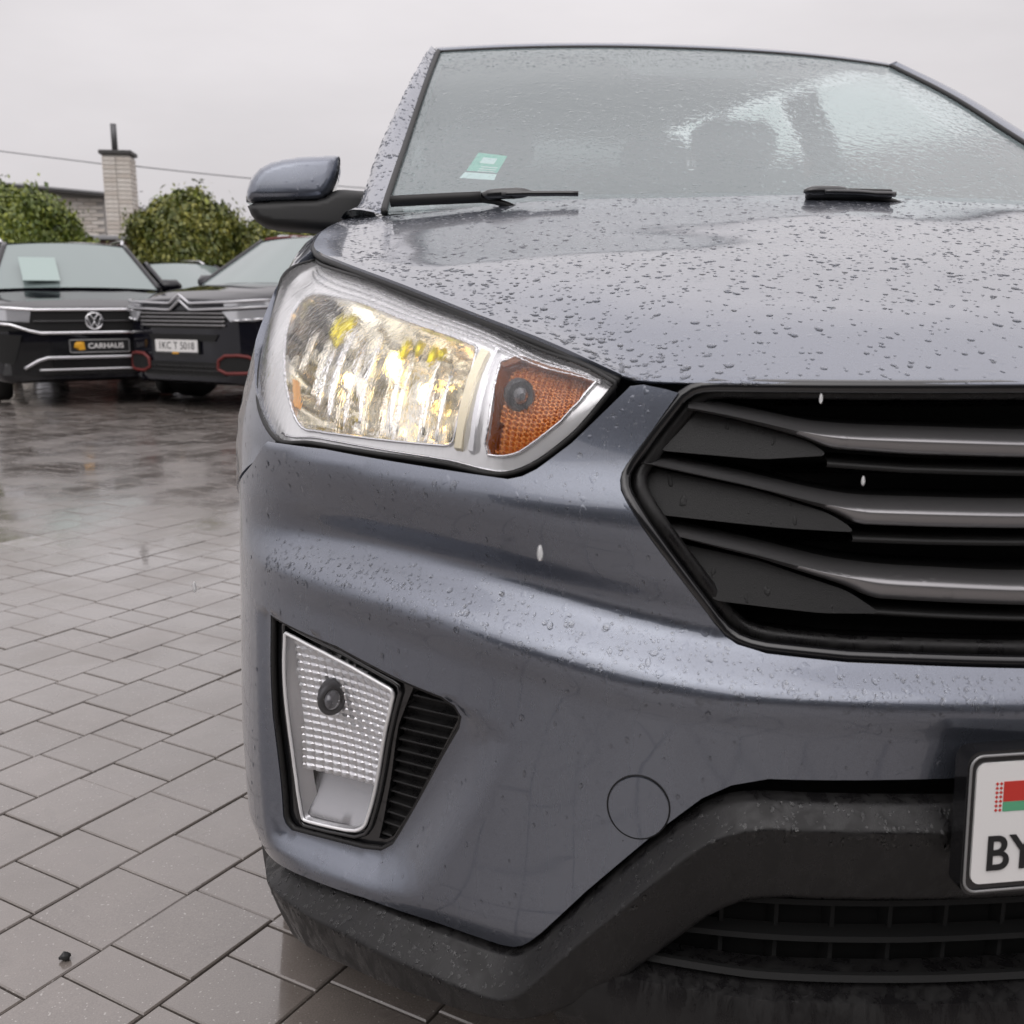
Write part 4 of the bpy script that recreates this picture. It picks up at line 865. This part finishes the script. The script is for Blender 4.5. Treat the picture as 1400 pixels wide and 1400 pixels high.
# ---- rain drops standing on the car
def domes(name,P,Nn,rad,m,parent,flat=.42,el=1.0,dn=None):
    V=[];F=[];K=7
    for p,n,r in zip(P,Nn,rad):
        n=n/np.linalg.norm(n);t1=np.cross(n,[0.3,.2,.93]);d_=np.array([0,0,-1.])-n*(-n[2]);ld=np.linalg.norm(d_)
        t1=d_/ld if ld>.05 else t1/np.linalg.norm(t1);t2=np.cross(n,t1);e=el*rng.uniform(.9,1.25);ph=rng.uniform(0,6.28);k2=rng.uniform(.05,.22);b0=len(V)
        for rr,hh in ((1.,-.02),(.88,.52),(.52,.88)):
            for k in range(K):
                a=2*math.pi*k/K+ph;w_=1+k2*math.sin(2*a+ph*3);V.append(p+(t1*math.cos(a)*e+t2*math.sin(a))*rr*r*w_+n*hh*flat*r)
        V.append(p+n*flat*r)
        for q in (0,1): F+=[(b0+q*K+k,b0+q*K+(k+1)%K,b0+(q+1)*K+(k+1)%K,b0+(q+1)*K+k) for k in range(K)]
        F+=[(b0+2*K+k,b0+2*K+(k+1)%K,b0+3*K) for k in range(K)]
    # orient outward
    V=np.array(V);f=F[0];n=np.cross(V[f[1]]-V[f[0]],V[f[2]]-V[f[0]]);flip=n@Nn[0]<0 and False
    o=mesh(name,V,F,m,parent,flip=False);import bmesh
    bm=bmesh.new();bm.from_mesh(o.data);bmesh.ops.recalc_face_normals(bm,faces=bm.faces);bm.to_mesh(o.data);bm.free();tag(o,kind='stuff');return o
nv,nu=HG.shape[:2];k=6000
iv=rng.uniform(2,nv-2.01,k);iu=rng.uniform(1,nu*.80,k);i0,j0=iv.astype(int),iu.astype(int);fi,fj=(iv-i0)[:,None],(iu-j0)[:,None]
def bil(G): return G[i0,j0]*(1-fi)*(1-fj)+G[i0+1,j0]*fi*(1-fj)+G[i0,j0+1]*(1-fi)*fj+G[i0+1,j0+1]*fi*fj
domes('rain_drops',bil(HG),bil(HN),np.clip(rng.lognormal(-6.42,.50,k),.0006,.0045),M['water'],hood,.21)
def on_bumper(name,k,smin,smax,zf,rm,rs,el,flat):
    s=-rng.uniform(smin,smax,k);z=zf(np.abs(s));d=polydist([(a,b) for a,b in HALF],np.abs(s),z)<-.006;d&=polydist(FOGIN,np.abs(s),z)>.005;s,z=s[d],z[d]
    e=1e-4;P=surf(s,z);n=np.cross(surf(s+e,z)-surf(s-e,z),surf(s,z+e)-surf(s,z-e));n*=np.sign((n@[0,-1,0]))[:,None];n/=np.linalg.norm(n,axis=1)[:,None]
    domes(name,P,n,np.clip(rng.lognormal(rm,rs,len(s)),.0006,.005),M['water'],bumper,flat,el)
zk5=lambda a:np.interp(a,ST,FZ[5]);zk6=lambda a:np.interp(a,ST,FZ[6])
on_bumper('rain_drops',2200,.06,.97,lambda a:zk6(a)+(zk5(a)-zk6(a))*rng.uniform(-.1,1.05,len(a)),-6.75,.42,1.0,.17)
on_bumper('rain_drops',420,.45,1.0,lambda a:rng.uniform(.785,.90,len(a)),-6.75,.40,1.1,.18)
on_bumper('rain_drops',420,.06,1.05,lambda a:rng.uniform(.33,.79,len(a)),-6.65,.38,1.6,.26)

s_=-rng.uniform(.05,1.04,900);zt_=sm(VT,s_,.012);h_=zt_-sm(VB,s_,.02);w_=rng.uniform(.004,.040,900)/h_;e=1e-3
P0=valance(s_,w_);n_=np.cross(valance(s_+e,w_)-valance(s_-e,w_),valance(s_,w_+e)-valance(s_,w_-e));n_*=np.sign(n_@[0,-1,.3])[:,None];n_/=np.linalg.norm(n_,axis=1)[:,None]
domes('rain_drops',P0,n_,np.clip(rng.lognormal(-6.6,.40,900),.0006,.003),M['water'],val,.24,1.3)

ki=rng.integers(4,PILP.shape[0]-1,420);kj=rng.integers(1,6,420);t1=rng.random((420,1));t2=rng.random((420,1))
Pd=(PILP[ki,kj]*(1-t1)+PILP[ki-1,kj]*t1)*(1-t2)+(PILP[ki,kj-1]*(1-t1)+PILP[ki-1,kj-1]*t1)*t2
domes('rain_drops',Pd,PILN[ki,kj],np.clip(rng.lognormal(-6.2,.4,420),.001,.0045),M['water'],PILO,.30,1.2)
# ------------------------------------------------------------------ cars parked across the yard
def suv(name,loc,rz,label,cat,paintm,hoodz=(.93,1.10),roofz=1.60,group=None,halfw=.91,roofpaint=None,length=4.4):
    root=empty(name,loc,rz);tag(root,label,cat,group)
    Wp=[(0,.40),(.02,.56),(.06,.69),(.13,.79),(.24,.86),(.40,.90),(.60,halfw),(1.2,halfw),(3.6,halfw),(length-.25,.86),(length-.05,.74),(length,.55)]
    Wc=catmull(Wp,6);Y=Wc[:,0];Wd=Wc[:,1];h0,h1=hoodz
    hz=np.interp(Y,[0,.03,.10,.30,.70,1.15,3.4,length-.3,length],[h0-.07,h0-.02,h0,h0+.05,h0+.11,h1,h1+.02,h1,h1-.05])
    zb=np.interp(Y,[0,.15,.5,length-.4,length],[.26,.22,.22,.24,.34])
    prof=[(0,0.,0),(.90,0.,0),(.97,.05,0),(1.,.15,0),(1.,.42,0),(.995,.62,0),(.985,.80,0),(.955,.90,0),(.90,.955,0),(.78,.99,0),(.5,1.,.012),(0,1.,.02)]
    P=np.zeros((len(Y),len(prof)*2-1,3))
    for j,(fx,fz,up) in enumerate(prof):
        for sgn,c in ((1,j),(-1,2*len(prof)-2-j)): P[:,c]=np.stack([sgn*Wd*fx,Y,zb+(hz-zb)*fz+up],-1)
    V,F=gridVF(P);nv_=P.shape[1];F.append(tuple(range(nv_)));F.append(tuple((len(Y)-1)*nv_+k for k in range(nv_))[::-1])
    body=mesh('body',V,F,paintm,root);import bmesh
    bm=bmesh.new();bm.from_mesh(body.data);bmesh.ops.recalc_face_normals(bm,faces=bm.faces);bm.to_mesh(body.data);bm.free();sharp(body,42)
    # greenhouse
    wb,wt=halfw-.10,.60;yb,yt=1.02,1.72
    def scr(u,v):
        x=u*((wb-.03)+(wt-wb+.0)*v);return np.stack([x,yb+(yt-yb)*v-(.10-.03*v)*(1-u*u),h1-.02+(roofz-.045-h1+.02)*v+.02*(1-u*u)],-1)
    U,Vv=np.meshgrid(np.linspace(-1,1,15),np.linspace(0,1,9),indexing='ij');gridmesh('windshield',scr(U.ravel(),Vv.ravel()).reshape(15,9,3),M['far_glass'],root,(0,-1,1))
    U,Wv=np.meshgrid(np.linspace(-1,1,15),np.linspace(0,1,14),indexing='ij');u,w_=U.ravel(),Wv.ravel();hd=scr(u,np.ones_like(u))
    rp=np.stack([u*np.interp(w_,[0,.3,1],[wt+.02,wt+.06,wt-.02]),hd[:,1]+(length-.55-hd[:,1])*w_,hd[:,2]+np.interp(w_,[0,.04,.2,.6,1],[.004,.018,.045,.05,-.04])-.03*(np.abs(u)**4)*np.clip(w_*8,0,1)],-1).reshape(15,14,3)
    gridmesh('roof',rp,roofpaint or paintm,root,(0,0,1),lip=.03)
    for g_ in (-1,1):
        v_=np.linspace(0,1,12);e=scr(np.full(12,float(g_)),v_);V,F=tubeVF(e+[g_*.015,.02,0],.032,8);mesh('windshield_pillar',V,F,paintm,root)
        for y0,y1,t0,t1,mm in ((1.40,2.36,1.88,2.36,'dark_glass'),(2.42,3.25,2.42,3.20,'dark_glass')):
            a,b,c,d=np.array([[g_*wb,y0,h1-.01],[g_*wb,y1,h1],[g_*(wt+.05),t1,roofz-.06],[g_*(wt+.05),t0,roofz-.06]]);Pg=np.array([[a+(b-a)*i/6+((d+(c-d)*i/6)-(a+(b-a)*i/6))*j/4+np.array([g_*.02*math.sin(math.pi*j/4),0,0]) for j in range(5)] for i in range(7)]);gridmesh('side_window',Pg,M[mm],root,(g_,0,.3))
        a,b,c,d=np.array([[g_*(wb-.01),1.2,h1-.06],[g_*(wb-.01),length-.3,h1-.06],[g_*(wt+.035),length-.62,roofz-.05],[g_*(wt+.035),1.80,roofz-.05]]);mesh('side_frame',[a,b,c,d],[(0,1,2,3)],M['void'],root,smooth=False)
        V,F=bbox((g_*(halfw+.05),1.30,h1+.02),(.12,.07,.07),.05);mr=mesh('door_mirror',V,F,paintm,root);V,F=bbox((g_*(halfw-.06),1.30,h1-.03),(.06,.03,.025),.015);mesh('mirror_foot',V,F,M['gloss_black'],mr)
        V,F=tubeVF(np.array([[g_*(wt+.0),1.95,roofz-.02],[g_*(wt+.02),2.05,roofz+.025],[g_*(wt+.05),2.6,roofz+.045],[g_*(wt+.03),3.4,roofz+.025],[g_*(wt+.0),3.55,roofz-.02]]),.018,8);mesh('roof_rail',V,F,M['satin'],root)
        for yc in (.88,length-.85):
            c=(g_*(halfw-.215),yc,.345);V,F=lathe([(0,.2),(0,.30),(.03,.335),(.18,.335),(.212,.30),(.215,.22)],36,c,g_);wh=mesh('wheel',V,F,M['tyre'],root);V,F=lathe([(.20,.222),(.15,.19),(.17,.0)],24,c,g_);mesh('rim',V,F,M['rim'],wh)
    a,b,c,d=np.array([[-wb,length-.28,h1-.02],[wb,length-.28,h1-.02],[wt,length-.56,roofz-.05],[-wt,length-.56,roofz-.05]]);mesh('rear_window',[a,b,c,d],[(0,1,2,3)],M['dark_glass'],root,smooth=False)
    def yf(x): return np.interp(np.abs(x),Wd[:np.argmax(Wd>=.9)+1],Y[:np.argmax(Wd>=.9)+1])
    def fr(x,z,o=0.): x=np.asarray(x,float);return np.stack([x,yf(x)-o-.004,np.asarray(z,float)+0*x],-1)
    def patchf(nm,poly,m_,o0=-.01,o1=.008,parent=None):
        return extrude(nm,poly,lambda x,z,o:fr(x,z,o),m_,parent or root,o0,o1)
    def strip(nm,pts,wd,m_,o=.012,parent=None):
        p=resample(pts,.03,False);P3=fr(p[:,0],p[:,1],o);V,F=tubeVF(P3,wd/2,8);V=np.array(V);return mesh(nm,V,F,m_,parent or root)
    return root,patchf,strip,fr
# black SUV with chrome strips
root,pf,stp,fr=suv('black_suv',(-3.24,9.42,0),R(21),'black SUV with chrome grille strips, round badge and dark plate','car',M['paint_black'],hoodz=(.91,1.10),roofz=1.585)
pf('grille',[(-.86,.905),(.86,.905),(.84,.70),(-.84,.70)],M['void'],-.02,.006)
pf('bumper_lower',[(-.72,.60),(.72,.60),(.80,.30),(-.80,.30)],M['gloss_black'],-.02,.012)
for g_ in (-1,1):
    hlp=pf('headlight',[(g_*.53,.875),(g_*.885,.90),(g_*.88,.80),(g_*.55,.775)],M['lamp_grey'],-.02,.014);pf('daytime_lamp',[(g_*.54,.855),(g_*.64,.86),(g_*.64,.79),(g_*.55,.785)],M['lamp_grey'],.013,.018,hlp)
    pf('air_intake',[(g_*.62,.66),(g_*.88,.68),(g_*.86,.42),(g_*.70,.40)],M['void'],-.02,.018)
stp('chrome_strip',[(-.88,.915),(-.5,.888),(.5,.888),(.88,.915)],.028,M['chrome'])
stp('chrome_strip',[(-.88,.775),(-.70,.755),(-.55,.70),(-.46,.680),(.46,.680),(.55,.70),(.70,.755),(.88,.775)],.030,M['chrome'])
stp('grille_slat',[(-.52,.785),(.52,.785)],.022,M['gloss_black'],.010)
stp('skid_strip',[(-.62,.36),(-.50,.43),(-.42,.455),(.42,.455),(.50,.43),(.62,.36)],.034,M['satin'],.018)
stp('skid_strip',[(-.50,.345),(.50,.345)],.024,M['satin'],.018)
# round badge
bd=MB();a_=np.linspace(0,2*math.pi,40,endpoint=False);P=np.stack([.074*np.cos(a_),np.full(40,-.022),.785+.074*np.sin(a_)],-1);bd.add(*tubeVF(P,.007,8,True));badge=bd.build('badge',M['chrome'],root)
extrude('badge_disc',[(.07*math.cos(q),.785+.07*math.sin(q)) for q in a_],lambda x,z,o:np.stack([x,-.016-o+0*x,z],-1),M['plate_black'],badge,-.01,.002)
for nm,pts in (('badge_letter',[(-.034,.845),(0,.795),(.034,.845)]),('badge_letter',[(-.058,.812),(-.026,.725),(0,.780),(.026,.725),(.058,.812)])):
    p=np.array(pts);P3=np.stack([p[:,0],np.full(len(p),-.024),p[:,1]],-1);V,F=tubeVF(resample(P3,.01,False),.006,6);mesh(nm,V,F,M['chrome'],badge)
pl=extrude('number_plate',rrect(-.235,.300,.492,.620,.012),lambda x,z,o:np.stack([x,-.030-o+0*x,z],-1),M['plate_black'],root,-.03,.0)
fr_=np.array(rrect(-.228,.293,.499,.613,.012));V,F=tubeVF(np.stack([fr_[:,0],np.full(len(fr_),-.032),fr_[:,1]],-1),.005,6,True);mesh('plate_frame',V,F,M['plate_frame_grey'],pl)
extrude('plate_mark',[(-.185,.585),(-.165,.600),(-.105,.596),(-.098,.525),(-.150,.520),(-.195,.540)],lambda x,z,o:np.stack([x,-.031-o+0*x,z],-1),M['yellow'],pl,0,.002)
textmesh('plate_letters','CARHAUS',.066,M['plate_white'],pl,Matrix.Translation((.085,-.0325,.556))@Matrix.Rotation(R(90),4,'X'),sx=1.05,offset=.0015)
U,Vv=np.meshgrid(np.linspace(0,1,4),np.linspace(0,1,4),indexing='ij')
P=np.array([[[-.50+.34*i,1.02+.36*j-.06,1.165+.235*j] for j in (0,.5,1)] for i in (0,.5,1)]);gridmesh('paper_sign',P,M['paper'],root,(0,-1,1))
# dark crossover with double chevrons
root,pf,stp,fr=suv('dark_crossover',(-2.37,8.95,0),R(-37),'dark crossover with chevron badge, white plate and red framed fog lamps','car',M['paint_navy'],hoodz=(.99,1.14),roofz=1.62)
pf('grille',[(-.56,.885),(.60,.885),(.46,.73),(-.46,.73)],M['void'],-.02,.006)
for z_ in (.86,.825,.79,.755): stp('grille_slat',[(-.52,z_),(.52,z_)],.016,M['bar_metal'],.010)
ch=lambda dz:[(-.86,.955+dz),(-.6,.938+dz),(-.16,.925+dz),(-.12,.927+dz),(0,1.005+dz*.9),(.12,.927+dz),(.16,.925+dz),(.6,.938+dz),(.86,.955+dz)]
stp('chevron_strip',ch(.022),.022,M['satin'],.016);stp('chevron_strip',ch(-.035),.022,M['satin'],.016)
stp('strip_end',[(.86,.975),(.885,.95),(.86,.922)],.022,M['satin'],.016)
for g_ in (-1,1):
    pf('daytime_lamp',[(g_*.52,.962),(g_*.85,.972),(g_*.85,.930),(g_*.52,.918)],M['lamp_grey'],-.02,.010)
    hl=pf('headlight',[(g_*.50,.875),(g_*.88,.90),(g_*.86,.815),(g_*.78,.795),(g_*.58,.79)],M['lamp_grey'],-.02,.014)
    for k in range(3): stp('lamp_lip',[(g_*(.60+.085*k),.800+.006*k),(g_*(.67+.085*k),.800+.007*k)],.016,M['chrome'],.018,hl)
    q=rnd([(g_*.44,.490),(g_*.70,.500),(g_*.78,.44),(g_*.79,.345),(g_*.42,.335)],k=1);fg=pf('fog_surround',q,M['void'],-.02,.014)
    qq=resample(list(q),.02);V,F=tubeVF(fr(qq[:,0],qq[:,1],.014),.015,8,True);mesh('red_frame',V,F,M['red_trim'],fg)
pf('upper_intake',[(-.42,.675),(.44,.675),(.40,.615),(-.38,.615)],M['void'],-.02,.010)
pf('lower_intake',[(-.46,.43),(.46,.43),(.50,.31),(-.50,.31)],M['void'],-.02,.010)
for z_ in (.39,.35): stp('intake_bar',[(-.46,z_),(.46,z_)],.016,M['plastic'],.010)
pl=extrude('number_plate',rrect(-.325,.215,.498,.630,.008),lambda x,z,o:np.stack([x,-.030-o+0*x,z],-1),M['plate_black'],root,-.03,0.)
extrude('plate_blank',rrect(-.318,.208,.517,.626,.008),lambda x,z,o:np.stack([x,-.030-o+0*x,z],-1),M['plate_white'],pl,0,.003)
extrude('plate_mark',rrect(-.11,-.03,.500,.516,.003),lambda x,z,o:np.stack([x,-.030-o+0*x,z],-1),M['yellow'],pl,0,.003)
textmesh('plate_letters','1KC T 5018',.092,M['ink'],pl,Matrix.Translation((-.055,-.0345,.570))@Matrix.Rotation(R(90),4,'X'),sx=.98)
for g_ in (-1,1): V,F=tubeVF(np.array([[g_*.58,1.80,1.60],[g_*.64,2.3,1.66],[g_*.62,3.3,1.65]]),.02,8);mesh('roof_accent',V,F,M['red_trim'],root)
# third car behind
root,pf,stp,fr=suv('dark_sedan',(-1.75,12.6,0),R(52),'dark sedan parked behind the crossover, only its roof and windows showing','car',M['paint_navy'],hoodz=(.84,1.02),roofz=1.47,halfw=.90)
for g_ in (-1,1):
    pf('headlight',[(g_*.50,.78),(g_*.86,.82),(g_*.84,.72),(g_*.56,.69)],M['lamp_grey'],-.02,.012)
    V,F=tubeVF(np.array([[g_*.83,1.3,1.05],[g_*.70,1.75,1.33],[g_*.665,2.0,1.41],[g_*.665,2.8,1.42],[g_*.75,3.5,1.15]]),.010,6);mesh('window_trim',V,F,M['satin'],root)
pf('grille',[(-.42,.76),(.42,.76),(.36,.60),(-.36,.60)],M['void'],-.02,.008)

# ------------------------------------------------------------------ planting
def leaf_cloud(name,fn,n,size,m,parent,seed):
    q=np.random.default_rng(seed);P,Nn=fn(q,n);k=len(P);d=Nn+q.normal(0,.55,(k,3));d[:,2]-=.25;d/=np.linalg.norm(d,axis=1)[:,None]
    t=np.cross(d,q.normal(0,1,(k,3)));t/=np.linalg.norm(t,axis=1)[:,None];dn=np.array([0,0,-1.])-d*(-d[:,2:3]);t=t*.55+dn;t/=np.maximum(np.linalg.norm(t,axis=1),1e-6)[:,None];b=np.cross(d,t);s=size*q.uniform(.6,1.35,(k,1))
    V=np.stack([P-t*s*.1,P+t*s*.35+b*s*.32-d*s*.06,P+t*s,P+t*s*.35-b*s*.32-d*s*.06],1).reshape(-1,3);i=np.arange(k)*4;F=np.stack([np.stack([i,i+1,i+2],1),np.stack([i,i+2,i+3],1)],1).reshape(-1,3)
    me=bpy.data.meshes.new(name);me.vertices.add(len(V));me.vertices.foreach_set('co',V.ravel());me.loops.add(F.size);me.loops.foreach_set('vertex_index',F.ravel().astype(np.int32));me.polygons.add(len(F));me.polygons.foreach_set('loop_start',np.arange(0,F.size,3,dtype=np.int32));me.polygons.foreach_set('loop_total',np.full(len(F),3,dtype=np.int32));me.update();me.validate()
    return link(name,me,m,parent)
def bush(name,c,rad,zt,zb,label,m,n,seed,group='rounded shrubs behind the parked cars'):
    root=empty(name,(c[0],c[1],0));tag(root,label,'shrub',group);q0=random.Random(seed)
    lump=[(q0.uniform(0,6.28),q0.uniform(-1,1),q0.uniform(.3,1)) for _ in range(34)]
    L=np.array([(math.cos(a)*math.sqrt(1-z*z),math.sin(a)*math.sqrt(1-z*z),z) for a,z,_ in lump]);hw=(zt-zb)/2;zc=(zt+zb)/2
    def fn(q,n):
        d=q.normal(0,1,(n,3));d/=np.linalg.norm(d,axis=1)[:,None];bmp=np.max(np.exp(-((d[:,None]-L[None])**2).sum(-1)*11)*np.array([l[2] for l in lump]),1)
        r=(.76+.30*bmp)*q.uniform(.72,1.03,n)**.6;p=d*r[:,None]*np.array([rad,rad*.9,hw]);pw=np.abs(d[:,2])
        p[:,:2]*=np.where(d[:,2]<0,1+.10*(1-pw),1)[:,None]
        k=max(40,n//70);ci=q.integers(0,k,n);m_=q.random(n)<.45;sc=q.uniform(.03,.085,k)[ci][:,None]
        p=np.where(m_[:,None],p[:k][ci]*.96+q.normal(0,1,(n,3))*sc*[1,1,1.25],p*.97);return p+[0,0,zc],np.where(m_[:,None],d[:k][ci],d)
    leaf_cloud('crown',fn,n,.066,m,root,seed);leaf_cloud('inner_foliage',lambda q,n:(fn(q,n)[0]*np.array([.78,.78,1])+np.array([0,0,.0]),fn(q,n)[1]),n//3,.10,M['leaf'],root,seed+1)
    V,F=tubeVF(np.array([[0,0,-.02],[.03,.02,zb*.7],[.0,.02,zc],[.05,0,zc+.3*hw]]),[.075,.06,.045,.02],8);mesh('trunk',V,F,M['bark'],root)
    for k in range(5):
        a=k*1.256+.4;V,F=tubeVF(np.array([[0,.02,zc*.85],[math.cos(a)*rad*.35,math.sin(a)*rad*.35,zc+.25*hw],[math.cos(a)*rad*.65,math.sin(a)*rad*.65,zc+.3*hw]]),[.03,.022,.010],6);mesh('branch',V,F,M['bark'],root)
    return root
bush('round_shrub',(-5.75,15.0),1.30,2.62,.75,'dense green shrub beside the pale brick house gable, behind the black SUV',M['leaf'],42000,3)
bush('round_shrub',(-3.32,15.4),1.05,2.66,.55,'large round shrub between the chimney and the grey door mirror',M['leaf_olive'],40000,5)
bush('round_shrub',(-2.05,16.3),.95,2.42,.6,'lower olive shrub touching the large round one, above the dark sedan',M['leaf_olive'],24000,8)
bush('round_shrub',(-.75,16.6),1.1,2.38,.6,'low shrub behind the grey door mirror',M['leaf'],24000,11)
# ------------------------------------------------------------------ house with chimney
hs_root=empty('brick_house',(-6.0,21.9,0));tag(hs_root,'pale brick house with dark roof edge, square chimney and metal flue','house')
HR=R(4)
def hp(x,y,z): return (x,y,z)
V,F=bbox((-3.0,2.5,1.55),(3.06,2.46,1.55));wall=mesh('wall',V,F,M['mortar'],hs_root,smooth=False);wall['label']='pale brick gable wall'
bw,bh,gp=.25,.075,.012
bme=bpy.data.meshes.new('brick');V,F=bbox((0,0,0),(bw/2-gp/2,.02,bh/2-gp/2),.004);bme.from_pydata(np.array(V).tolist(),[],F);bme.materials.append(M['brick_white'])
rest=MB();cnt=0
for r in range(40):
    z=.04+bh*r
    for c in range(25):
        x=-6.0+.05+bw*(c+.5*(r%2))
        if x>-.06: continue
        if z>3.05: continue
        if x>-2.3 and z>1.45 and cnt<290: o=link('brick',bme,None,wall);o.location=(x,.032,z);cnt+=1
        else: V,F=bbox((x,.032,z),(bw/2-gp/2,.02,bh/2-gp/2));rest.add(V,F)
tag(rest.build('bricks_rest',M['brick_white'],wall,smooth=False),kind='stuff')
V=[(-6.6,-.25,3.62),(.25,-.25,3.06),(.25,5.4,3.06),(-6.6,5.4,3.62)];V+= [(x,y,z-.055) for x,y,z in V];rf=mesh('roof',V,[(0,1,2,3),(7,6,5,4),(0,4,5,1),(1,5,6,2),(2,6,7,3),(3,7,4,0)],M['roof_dark'],hs_root,smooth=False)
V=[(-6.62,-.27,3.65),(.27,-.27,3.09),(.27,-.22,3.09),(-6.62,-.22,3.65)];V+=[(x,y,z-.035) for x,y,z in V];mesh('roof_edge',V,[(0,1,2,3),(7,6,5,4),(0,4,5,1),(1,5,6,2),(2,6,7,3),(3,7,4,0)],M['roof_edge'],rf,smooth=False)
V,F=bbox((.55,.9,1.40),(.50,.7,1.40));mesh('annex',V,F,M['lilac_wall'],hs_root,smooth=False)
V,F=bbox((.50,.05,2.05),(.62,.45,.05),.01);mesh('annex_roof',V,F,M['roof_edge'],hs_root,smooth=False)
V,F=bbox((.55,.20,1.98),(.60,.3,.03),.01);mesh('annex_fascia',V,F,M['roof_dark'],hs_root,smooth=False)
mesh('stair_opening',[(.06,.19,2.12),(.60,.19,2.12),(.60,.19,2.28),(.06,.19,2.48)],[(0,1,2,3)],M['void'],hs_root,smooth=False)
# chimney stack (part of the house) built of bricks
cx,cy=.86,-2.05;V,F=bbox((cx,cy,1.78),(.235,.235,1.78));ch_=mesh('chimney',V,F,M['mortar'],hs_root,smooth=False);ch_['label']='square pale brick chimney stack with a dark cap'
bme2=bpy.data.meshes.new('brick');V,F=bbox((0,0,0),(.117,.016,.0325),.004);bme2.from_pydata(np.array(V).tolist(),[],F);bme2.materials.append(M['brick_white'])
for r in range(24):
    z=1.75+.0755*r
    for c in (-1,1):
        o=link('brick',bme2,None,ch_);o.location=(cx+c*.123+(.03 if r%2 else -.03)*0,cy-.236,z)
        o=link('brick',bme2,None,ch_);o.location=(cx+.236,cy+c*.123,z);o.rotation_euler=(0,0,R(90))
V,F=bbox((cx,cy,3.60),(.285,.285,.035),.008);mesh('chimney_cap',V,F,M['roof_dark'],ch_,smooth=False)
V,F=tubeVF(np.array([[cx-.05,cy,3.6],[cx-.05,cy,3.9],[cx-.05,cy,4.12]]),.055,12);mesh('flue_pipe',V,F,M['steel_pipe'],ch_)
fw_=empty('brown_fence',(-6.5,18.6,0));tag(fw_,'dark brown panelled boundary wall with a grey coping, between the shrubs','wall')
for k in range(44):
    V,F=bbox((.25+.5*k,0,1.0),(.243,.03,1.0),.008);mesh('panel',V,F,M['brown_wall'],fw_,smooth=False)
V,F=bbox((11.0,0,2.04),(11.05,.10,.035),.01);mesh('coping',V,F,M['roof_edge'],fw_,smooth=False)
lw=empty('red_brick_wall',(-4.9,17.3,0));tag(lw,'low red brick wall seen between the black SUV and the round shrub','wall');V,F=bbox((2.5,0,.62),(2.6,.12,.62),.01);mesh('brickwork',V,F,M['red_brick'],lw,smooth=False);V,F=bbox((2.5,0,1.26),(2.65,.15,.025),.008);mesh('coping',V,F,M['roof_dark'],lw,smooth=False)
def cablef(name,a,b,sag,label):
    a,b=np.array(a),np.array(b);t_=np.linspace(0,1,30)[:,None];P=a+(b-a)*t_;P[:,2]-=sag*4*(t_*(1-t_))[:,0];V,F=tubeVF(P,.011,6);tag(mesh(name,V,F,M['cable']),label,'cable')
cablef('overhead_cable',(-16.5,26.0,5.35),(-5.05,20.05,3.40),.05,'overhead cable running from the chimney towards the shrub on the open side')
cablef('overhead_cable',(-4.9,20.1,3.42),(4.5,26.5,3.6),.12,'overhead cable running from the chimney behind the grey door mirror')
# ------------------------------------------------------------------ unseen block added behind the viewpoint to darken the paint's reflections
sr=empty('reflection_blocker',(0,-13,0));tag(sr,'unseen long block behind the viewpoint, added to darken paint reflections','reflection blocker')
V,F=bbox((0,-3,3.0),(22,3,3.0));mesh('wall',V,F,M['blocker_wall'],sr,smooth=False);V,F=bbox((0,-3,6.1),(22.4,3.4,.12));mesh('roof',V,F,M['roof_dark'],sr,smooth=False)
for k in range(-9,10):
    V,F=bbox((k*2.2,.02,1.75),(.95,.03,1.35),.01);wn=mesh('window',V,F,M['blocker_glass'],sr,smooth=False);V,F=bbox((k*2.2,.06,1.75),(.03,.02,1.35));mesh('mullion',V,F,M['roof_dark'],wn,smooth=False)
# ------------------------------------------------------------------ small things
q=random.Random(2);V=[];F=[];nn=9;mm=6
for i in range(mm+1):
    for k in range(nn):
        th=math.pi*i/mm;a=2*math.pi*k/nn;r=.0075*(1+.22*math.sin(3*a+i)+q.uniform(-.12,.12));V.append((-1.215+r*1.1*math.sin(th)*math.cos(a),.700+r*math.sin(th)*math.sin(a),.0065+r*.8*math.cos(th)))
F=[(i*nn+k,(i+1)*nn+k,(i+1)*nn+(k+1)%nn,i*nn+(k+1)%nn) for i in range(mm) for k in range(nn)];tag(mesh('pebble',V,F,M['stone']),'small dark pebble lying on the wet pavers','stone')

# raindrops in the air
def raindrop(p,r,label):
    V=[];F=[];p=np.array(p)
    for i in range(9):
        th=math.pi*i/8;zz=math.cos(th);k_=math.sin(th)*(1-.18*max(zz,0))
        for k in range(12): V.append(p+r*np.array([k_*math.cos(k*math.pi/6),k_*math.sin(k*math.pi/6),zz*(3.2 if zz>0 else 2.6)]))
    F=[(i*12+k,(i+1)*12+k,(i+1)*12+(k+1)%12,i*12+(k+1)%12) for i in range(8) for k in range(12)]
    tag(mesh('raindrop',V,F,M['falling_water']),label,'raindrop','raindrops falling in front of the grey car')
raindrop((-.630,-.115,.812),.0019,'raindrop falling in front of the grey bumper below the headlight')
raindrop((-.966,.55,.615),.0026,'raindrop falling in front of the wet paving beside the grey bumper')
raindrop((-.402,-.03,.903),.0013,'raindrop falling in front of the grille, above its upper bar')
raindrop((-.374,-.05,.843),.0013,'raindrop falling in front of the grille, between two bars')
